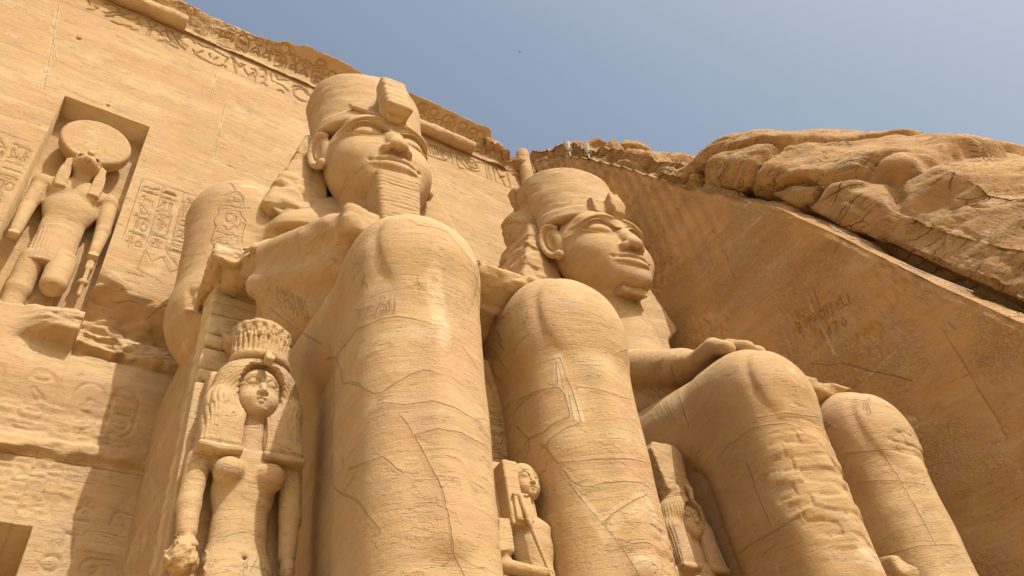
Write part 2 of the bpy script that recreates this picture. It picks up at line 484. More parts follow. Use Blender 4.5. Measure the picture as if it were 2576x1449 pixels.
        ck = math_('MULTIPLY', ck, ramp(noise(v1, .6, 3), [(.50, 0.0), (.62, 1.0)]))
        vc2 = n.new('ShaderNodeTexVoronoi'); vc2.inputs['Scale'].default_value = 1.25; L.new(vq.outputs[0], vc2.inputs['Vector'])
        h = math_('ADD', h, math_('MULTIPLY', vc2.outputs['Color'], .07 * frac)); h = math_('SUBTRACT', h, math_('MULTIPLY', ck, .07 * frac))
        col = mix(col, tuple(c * .5 for c in warm), math_('MULTIPLY', ck, .5))
    # thin broken bedding partings
    bl = noise(mapping((.45, .45, 4.2), (bed_rot[0], bed_rot[1], 0)), 1.3, 4, .55, .35)
    part = math_('MULTIPLY', ramp(math_('ABSOLUTE', math_('SUBTRACT', bl, .5)), [(.0, 1.0), (.008, 0.0)]), ramp(noise(v1, 1.7, 3), [(.50, 0.0), (.58, 1.0)]))
    h = math_('SUBTRACT', h, math_('MULTIPLY', part, 0.012 * flake))
    col = mix(col, tuple(c * .66 for c in warm), math_('MULTIPLY', part, .35))
    # engraved lines: signed distance stored on the mesh, cut crisply here
    def attr(nm):
        q = n.new('ShaderNodeAttribute'); q.attribute_name = nm; return q.outputs['Fac']
    wn = noise(v1, 16.0, 3, .7)
    dd = math_('ABSOLUTE', math_('ADD', attr('cd'), math_('MULTIPLY', math_('SUBTRACT', wn, .5), .030)))
    hwv = math_('MULTIPLY', attr('cw'), math_('ADD', -.15, math_('MULTIPLY', noise(v1, 2.2, 3), 2.2)))
    rr = math_('DIVIDE', dd, math_('MAXIMUM', hwv, .002))
    line = math_('MULTIPLY', ramp(rr, [(.45, 1.0), (1.0, 0.0)]), attr('cm'))
    lipq = math_('MULTIPLY', math_('SUBTRACT', 1.0, math_('MINIMUM', math_('DIVIDE', dd, .07), 1.0)), attr('cm'))
    col = mix(col, tuple(c * .45 for c in warm), math_('MULTIPLY', line, .12))  # cut also darkened in colour: dirt plus painted occlusion of deep cracks
    L.new(col, b.inputs['Base Color'])
    h = math_('SUBTRACT', h, math_('MULTIPLY', line, .042))
    h = math_('ADD', h, math_('MULTIPLY', lipq, .006))
    if chisel:
        vc = mapping((1.0, 5.0, 5.0), (35, 0, 0))
        ch = noise(vc, 2.2, 3, .5, 1.2)
        cm = ramp(noise(v0, 4.0, 2), [(.40, 0.0), (.55, 1.0)])
        h = math_('ADD', h, math_('MULTIPLY', math_('MULTIPLY', ramp(ch, [(.38, 0.0), (.55, 1.0)]), cm), 0.03 * chisel))
    bp = n.new('ShaderNodeBump'); bp.inputs['Strength'].default_value = min(1.0, 0.85 * bump); bp.inputs['Distance'].default_value = 1.0
    L.new(h, bp.inputs['Height']); L.new(bp.outputs['Normal'], b.inputs['Normal'])
    return m
ST = stone('carved_sandstone')
STW = stone('wall_sandstone', bandc=.5, pit=.35, bedscale=.9)
STS = stone('shade_toned_cliff_sandstone', base=(.475, .29, .118), warm=(.41, .225, .08), pale=(.53, .37, .19), chisel=1.0, bandc=.6, pit=.5)  # base kept warmer than the other stone: the wall's shaded tone painted in
STR = stone('natural_rock', base=(.40, .25, .115), warm=(.33, .185, .075), pale=(.48, .345, .19), grey=(.31, .235, .165), bump=1.2, flake=3.0, frac=1.0, gritty=2.4, bandc=.7, pit=.9, bed_rot=(14, -12, 0))
STM = stone('pale_masonry', base=(.60, .47, .28), warm=(.50, .36, .18), pale=(.70, .60, .42), gritty=1.5, bandc=.3)
def flat_mat(name, col, rough=.7, metal=0.0, noisy=.15):
    m = bpy.data.materials.new(name); m.use_nodes = True
    t = m.node_tree; b = t.nodes['Principled BSDF']; b.inputs['Roughness'].default_value = rough; b.inputs['Metallic'].default_value = metal
    q = t.nodes.new('ShaderNodeTexNoise'); q.inputs['Scale'].default_value = 12
    g = t.nodes.new('ShaderNodeNewGeometry'); t.links.new(g.outputs['Position'], q.inputs['Vector'])
    mx = t.nodes.new('ShaderNodeMix'); mx.data_type = 'RGBA'; mx.inputs[6].default_value = (*col, 1); mx.inputs[7].default_value = (*[c * (1 - noisy * 2) for c in col], 1)
    t.links.new(q.outputs['Fac'], mx.inputs[0]); t.links.new(mx.outputs[2], b.inputs['Base Color'])
    return m
# ---- carved texts, cracks and mortar, in metres in the world
BAND=[[(-2.66,28.94),(-2.5,29.14),(-2.29,29.14),(-2.16,28.95)],[(-3.19,28.74),(-3.06,28.48)],[(-3.06,28.18),(-2.91,28.24),(-2.83,28.47)],[(-2.91,28.55),(-2.81,28.49)],[(-2.47,28.24),(-2.14,28.59),(-1.89,28.93),(-1.72,29.1),(-1.47,29.13)],[(-2.46,28.18),(-2.26,28.34)],[(-1.97,28.63),(-1.77,28.66),(-1.58,28.76),(-1.51,28.94)],[(-2.23,28.05),(-2.02,28.05),(-1.87,28.12)],[(-1.78,28.13),(-1.69,28.13)],[(-1.62,28.19),(-1.54,28.08),(-1.38,28.15)],[(-1.47,28.51),(-1.37,28.61),(-1.27,28.47)],[(-1.44,28.86),(-1.31,28.66)],[(-2.6,28.38),(-2.45,28.45),(-2.27,28.73),(-2.03,28.92)],[(-1.14,29.09),(-1.01,29.17),(-0.82,29.11),(-0.86,28.92),(-0.97,28.74),(-1.09,28.94),(-1.14,29.09)],[(-1.15,28.66),(-0.74,28.71)],[(-0.99,28.65),(-1.04,28.08)],[(-0.96,28.6),(-0.94,28.13)],[(-0.66,28.64),(-0.53,28.86)],[(-0.65,28.42),(-0.57,28.53),(-0.5,28.47)],[(-0.59,28.09),(-0.39,28.16)],[(-0.5,29.09),(-0.33,29.08),(-0.15,28.86),(0.07,28.44),(0.35,28.23)],[(-0.46,28.97),(-0.32,28.56),(-0.1,28.37),(0.09,28.31),(0.32,28.17)],[(-0.38,28.28),(-0.29,28.1)],[(-0.22,28.12),(0.09,28.09)],[(-0.23,28.29),(-0.23,28.04)],[(0.03,28.9),(0.08,28.75),(0.24,28.52),(0.4,28.5)],[(0.09,28.91),(0.3,29.1),(0.49,29.07),(0.6,28.9)],[(0.71,29.0),(0.9,28.92),(1.27,29.01),(1.6,28.9),(1.9,28.84),(1.88,28.53)],[(0.64,28.4),(0.73,28.18),(1.03,28.06),(1.42,28.0),(1.75,28.08),(1.77,28.21),(1.91,28.21),(1.92,28.03)],[(0.8,28.34),(0.97,28.6)],[(1.23,28.6),(1.29,28.34)],[(1.42,28.34),(1.54,28.59)],[(1.87,28.66),(1.84,28.42)],[(2.04,28.99),(2.33,28.1)],[(2.06,29.01),(2.43,28.55)],[(2.15,28.74),(2.29,28.74)],[(2.44,28.82),(2.56,28.84),(2.54,28.64),(2.44,28.67)],[(2.56,28.62),(2.7,28.35),(2.83,28.2),(2.89,28.39)],[(2.85,28.77),(3.01,28.82),(3.11,28.6),(3.11,28.45)],[(3.06,28.34),(3.11,28.01)],[(2.95,28.55),(2.94,28.32),(3.06,28.34)],[(3.21,28.98),(3.35,29.09),(3.45,28.94),(3.46,28.35)],[(3.28,28.51),(3.42,28.58)],[(3.63,29.0),(3.71,28.54),(3.81,28.54)],[(3.83,29.05),(3.96,28.77),(4.11,28.92),(4.38,29.05)],[(3.94,28.53),(4.19,28.53),(4.42,28.33)],[(3.33,28.07),(3.44,28.18),(3.57,28.05)],[(4.04,28.09),(4.16,28.17),(4.26,28.07)],[(4.58,28.67),(4.67,28.89),(4.92,29.0),(5.19,28.9),(5.35,28.64)],[(4.58,28.67),(4.68,28.22),(4.94,28.05),(5.2,28.09)],[(4.71,28.58),(4.81,28.77),(5.02,28.85),(5.25,28.64),(5.34,28.56)],[(10.55,28.85),(10.72,28.93),(10.84,28.75),(10.76,28.45),(10.86,28.26)],[(10.97,28.77),(11.27,28.86)],[(10.98,28.62),(11.02,28.11)],[(11.12,28.73),(11.19,28.09)],[(11.27,28.8),(11.32,28.11)],[(11.4,28.82),(11.43,28.24)],[(11.57,28.83),(11.58,28.21)],[(11.66,28.82),(11.84,28.86),(11.83,28.42)],[(11.66,28.75),(11.69,28.15)],[(12.11,28.97),(12.17,28.0)],[(11.84,28.86),(12.05,28.81),(11.92,28.23)],[(10.76,27.89),(11.18,27.9),(11.61,27.98),(11.92,28.16),(12.07,28.44)],[(12.41,28.9),(12.65,29.04),(12.8,28.75),(12.95,28.47),(13.27,28.1)],[(12.4,28.7),(12.4,28.2),(12.47,27.93),(12.73,27.97)],[(12.52,28.59),(12.72,28.33),(12.92,28.14),(13.14,28.08)],[(13.03,28.86),(13.27,29.01),(13.44,28.88),(13.24,28.7),(13.07,28.72)],[(13.19,28.57),(13.47,28.71),(13.54,28.5),(13.3,28.36),(13.15,28.4)],[(13.33,28.19),(13.56,28.26)],[(13.57,28.99),(13.99,29.08),(14.01,27.99)],[(14.15,29.01),(14.22,28.05)],[(14.43,29.02),(14.49,27.98)],[(14.59,29.05),(15.0,27.99)],[(14.74,28.5),(15.0,28.71)],[(15.23,29.03),(15.32,27.98)],[(15.53,29.14),(15.78,29.15),(15.76,28.69)],[(15.81,29.04),(15.93,28.53)]]
CORN=[[(1.13,30.4),(1.35,30.53),(1.63,30.48),(1.84,30.32),(1.87,29.97),(1.51,29.91),(1.18,30.05),(1.13,30.4)],[(1.35,30.36),(1.53,30.41),(1.59,30.28)],[(1.31,30.19),(1.44,30.14),(1.61,30.07),(1.72,30.11)],[(1.96,30.29),(2.17,30.48),(2.34,30.39),(2.35,30.21)],[(2.06,30.34),(2.29,30.32)],[(2.54,30.52),(2.8,30.51),(3.01,30.36)],[(2.59,30.36),(2.78,30.43)],[(3.19,30.48),(3.41,30.58),(3.71,30.59),(3.91,30.48),(3.95,30.22)],[(3.22,30.46),(3.27,30.16)],[(3.46,30.44),(3.8,30.46)],[(3.48,30.38),(3.81,30.39)],[(3.47,30.22),(3.78,30.28)],[(4.04,30.43),(4.2,30.58),(4.43,30.54),(4.52,30.2)],[(4.15,30.5),(4.37,30.48)],[(4.73,30.46),(4.94,30.47),(5.12,30.4)],[(5.24,30.5),(5.53,30.58),(5.85,30.55)],[(5.24,30.5),(5.31,30.14)],[(5.4,30.42),(5.65,30.49),(5.72,30.4)],[(5.4,30.28),(5.88,30.33)],[(-0.39,30.3),(-0.23,30.4),(-0.1,30.34)],[(0.35,29.89),(0.61,29.94)],[(0.3,30.29),(0.48,30.35)],[(0.61,30.33),(0.73,30.43),(0.88,30.27)],[(0.82,30.41),(1.05,30.31)],[(1.51,30.64),(1.4,30.6),(1.31,30.61)],[(3.72,30.75),(3.72,30.7),(3.65,30.62),(3.53,30.56),(3.4,30.52),(3.29,30.53),(3.24,30.57),(3.25,30.65)],[(0.43,30.59),(0.35,30.52),(0.26,30.46),(0.19,30.46),(0.15,30.52),(0.15,30.62)],[(-0.05,30.66),(-0.11,30.54),(-0.2,30.5),(-0.31,30.48),(-0.39,30.44),(-0.44,30.54),(-0.43,30.63)],[(5.73,30.73),(5.73,30.68),(5.66,30.61),(5.57,30.58),(5.47,30.56),(5.38,30.57),(5.34,30.61),(5.35,30.66),(5.4,30.72),(5.5,30.76),(5.6,30.77),(5.69,30.76),(5.73,30.73)],[(10.73,30.77),(10.73,30.7),(10.67,30.64),(10.58,30.6),(10.46,30.58),(10.35,30.59),(10.3,30.64),(10.3,30.72),(10.36,30.78),(10.45,30.83),(10.57,30.84),(10.67,30.81),(10.73,30.77)],[(11.28,30.76),(11.29,30.7),(11.23,30.63),(11.13,30.57),(11.01,30.55),(10.91,30.57),(10.86,30.63),(10.86,30.7),(10.91,30.76),(11.01,30.81),(11.12,30.82),(11.22,30.8),(11.28,30.76)],[(12.11,30.75),(12.11,30.69),(12.03,30.61),(11.91,30.55),(11.78,30.54),(11.66,30.56),(11.6,30.61),(11.6,30.69),(11.68,30.77),(11.79,30.82),(11.93,30.83),(12.04,30.81),(12.11,30.75)],[(12.87,30.75),(12.87,30.67),(12.81,30.6),(12.7,30.55),(12.58,30.53),(12.48,30.56),(12.43,30.61),(12.44,30.69),(12.5,30.76),(12.6,30.81),(12.72,30.82),(12.81,30.79),(12.87,30.75)],[(13.41,30.7),(13.4,30.65),(13.35,30.59),(13.25,30.55),(13.14,30.53),(13.05,30.55),(13.0,30.58),(13.01,30.64),(13.07,30.71),(13.17,30.76),(13.27,30.77),(13.36,30.74),(13.41,30.7)],[(10.47,30.54),(10.69,30.46)],[(10.91,30.36),(11.08,30.49),(11.31,30.45)],[(11.54,30.36),(11.58,30.5),(11.88,30.54),(12.16,30.5)],[(11.64,30.47),(11.89,30.49),(12.09,30.43)],[(11.79,30.4),(12.14,30.4)],[(12.53,30.48),(12.77,30.41)],[(12.54,30.45),(12.84,30.47)],[(13.04,30.43),(13.19,30.53),(13.36,30.39)]]
GRAFF=[[(9.125,13.011),(9.086,13.295),(8.999,13.266),(8.992,13.207),(9.022,13.153),(9.106,13.152)],[(9.022,13.153),(8.996,13.077),(9.036,13.003),(9.125,13.011)],[(8.873,12.975),(8.863,12.99)],[(8.726,12.921),(8.684,13.2),(8.583,13.184)],[(8.703,13.074),(8.631,13.062)],[(8.558,12.883),(8.458,13.151),(8.445,12.865)],[(8.52,12.99),(8.449,12.979)],[(8.2,13.069),(8.228,13.116),(8.284,13.083),(8.321,12.99),(8.317,12.882),(8.273,12.841),(8.231,12.877)],[(8.179,12.83),(8.134,13.105)],[(8.082,12.815),(8.036,13.088)],[(8.156,12.967),(8.059,12.951)],[(7.971,12.811),(7.924,13.084)],[(7.902,12.786),(7.855,13.057),(7.807,12.771),(7.759,13.041)],[(7.65,12.759),(7.745,12.774),(7.697,13.044),(7.602,13.028)],[(7.721,12.908),(7.653,12.898)],[(7.544,13.01),(7.592,12.742),(7.499,12.728)],[(7.386,12.72),(7.336,12.986)],[(8.569,12.571),(8.51,12.612),(8.548,12.369)],[(8.295,12.406),(8.336,12.469),(8.276,12.522),(8.236,12.455),(8.295,12.406),(8.364,12.35),(8.316,12.282),(8.247,12.333),(8.295,12.406)],[(8.113,12.542),(7.989,12.524),(8.104,12.295)],[(7.783,12.475),(7.857,12.388),(7.861,12.267),(7.808,12.236),(7.743,12.323),(7.738,12.444),(7.783,12.475)]]
WCRACK=[[(5.715,10.426),(5.731,9.958),(5.739,9.47),(5.761,9.067),(5.793,8.57),(5.799,7.966),(5.842,7.568)],[(9.152,11.898),(8.792,11.571),(8.342,11.321),(7.832,10.722),(7.33,10.209),(6.99,9.816)],[(5.497,10.452),(5.49,10.317)],[(10.546,18.556),(10.351,18.523),(10.289,18.307)],[(10.313,18.538),(10.23,18.562)],[(10.235,17.392),(10.276,16.748),(10.316,16.124)],[(6.623,14.607),(7.046,14.373)],[(8.112,13.795),(8.234,13.104)]]
WJOINT=[[(8.334,13.981),(8.426,13.327),(8.404,12.762),(8.411,12.164),(8.416,11.73)],[(7.973,10.586),(7.186,10.698),(6.595,10.731),(6.203,10.768)],[(10.036,17.504),(9.305,17.398),(8.35,17.438)],[(12.798,25.447),(13.946,25.481)],[(14.323,24.368),(13.765,24.313)]]
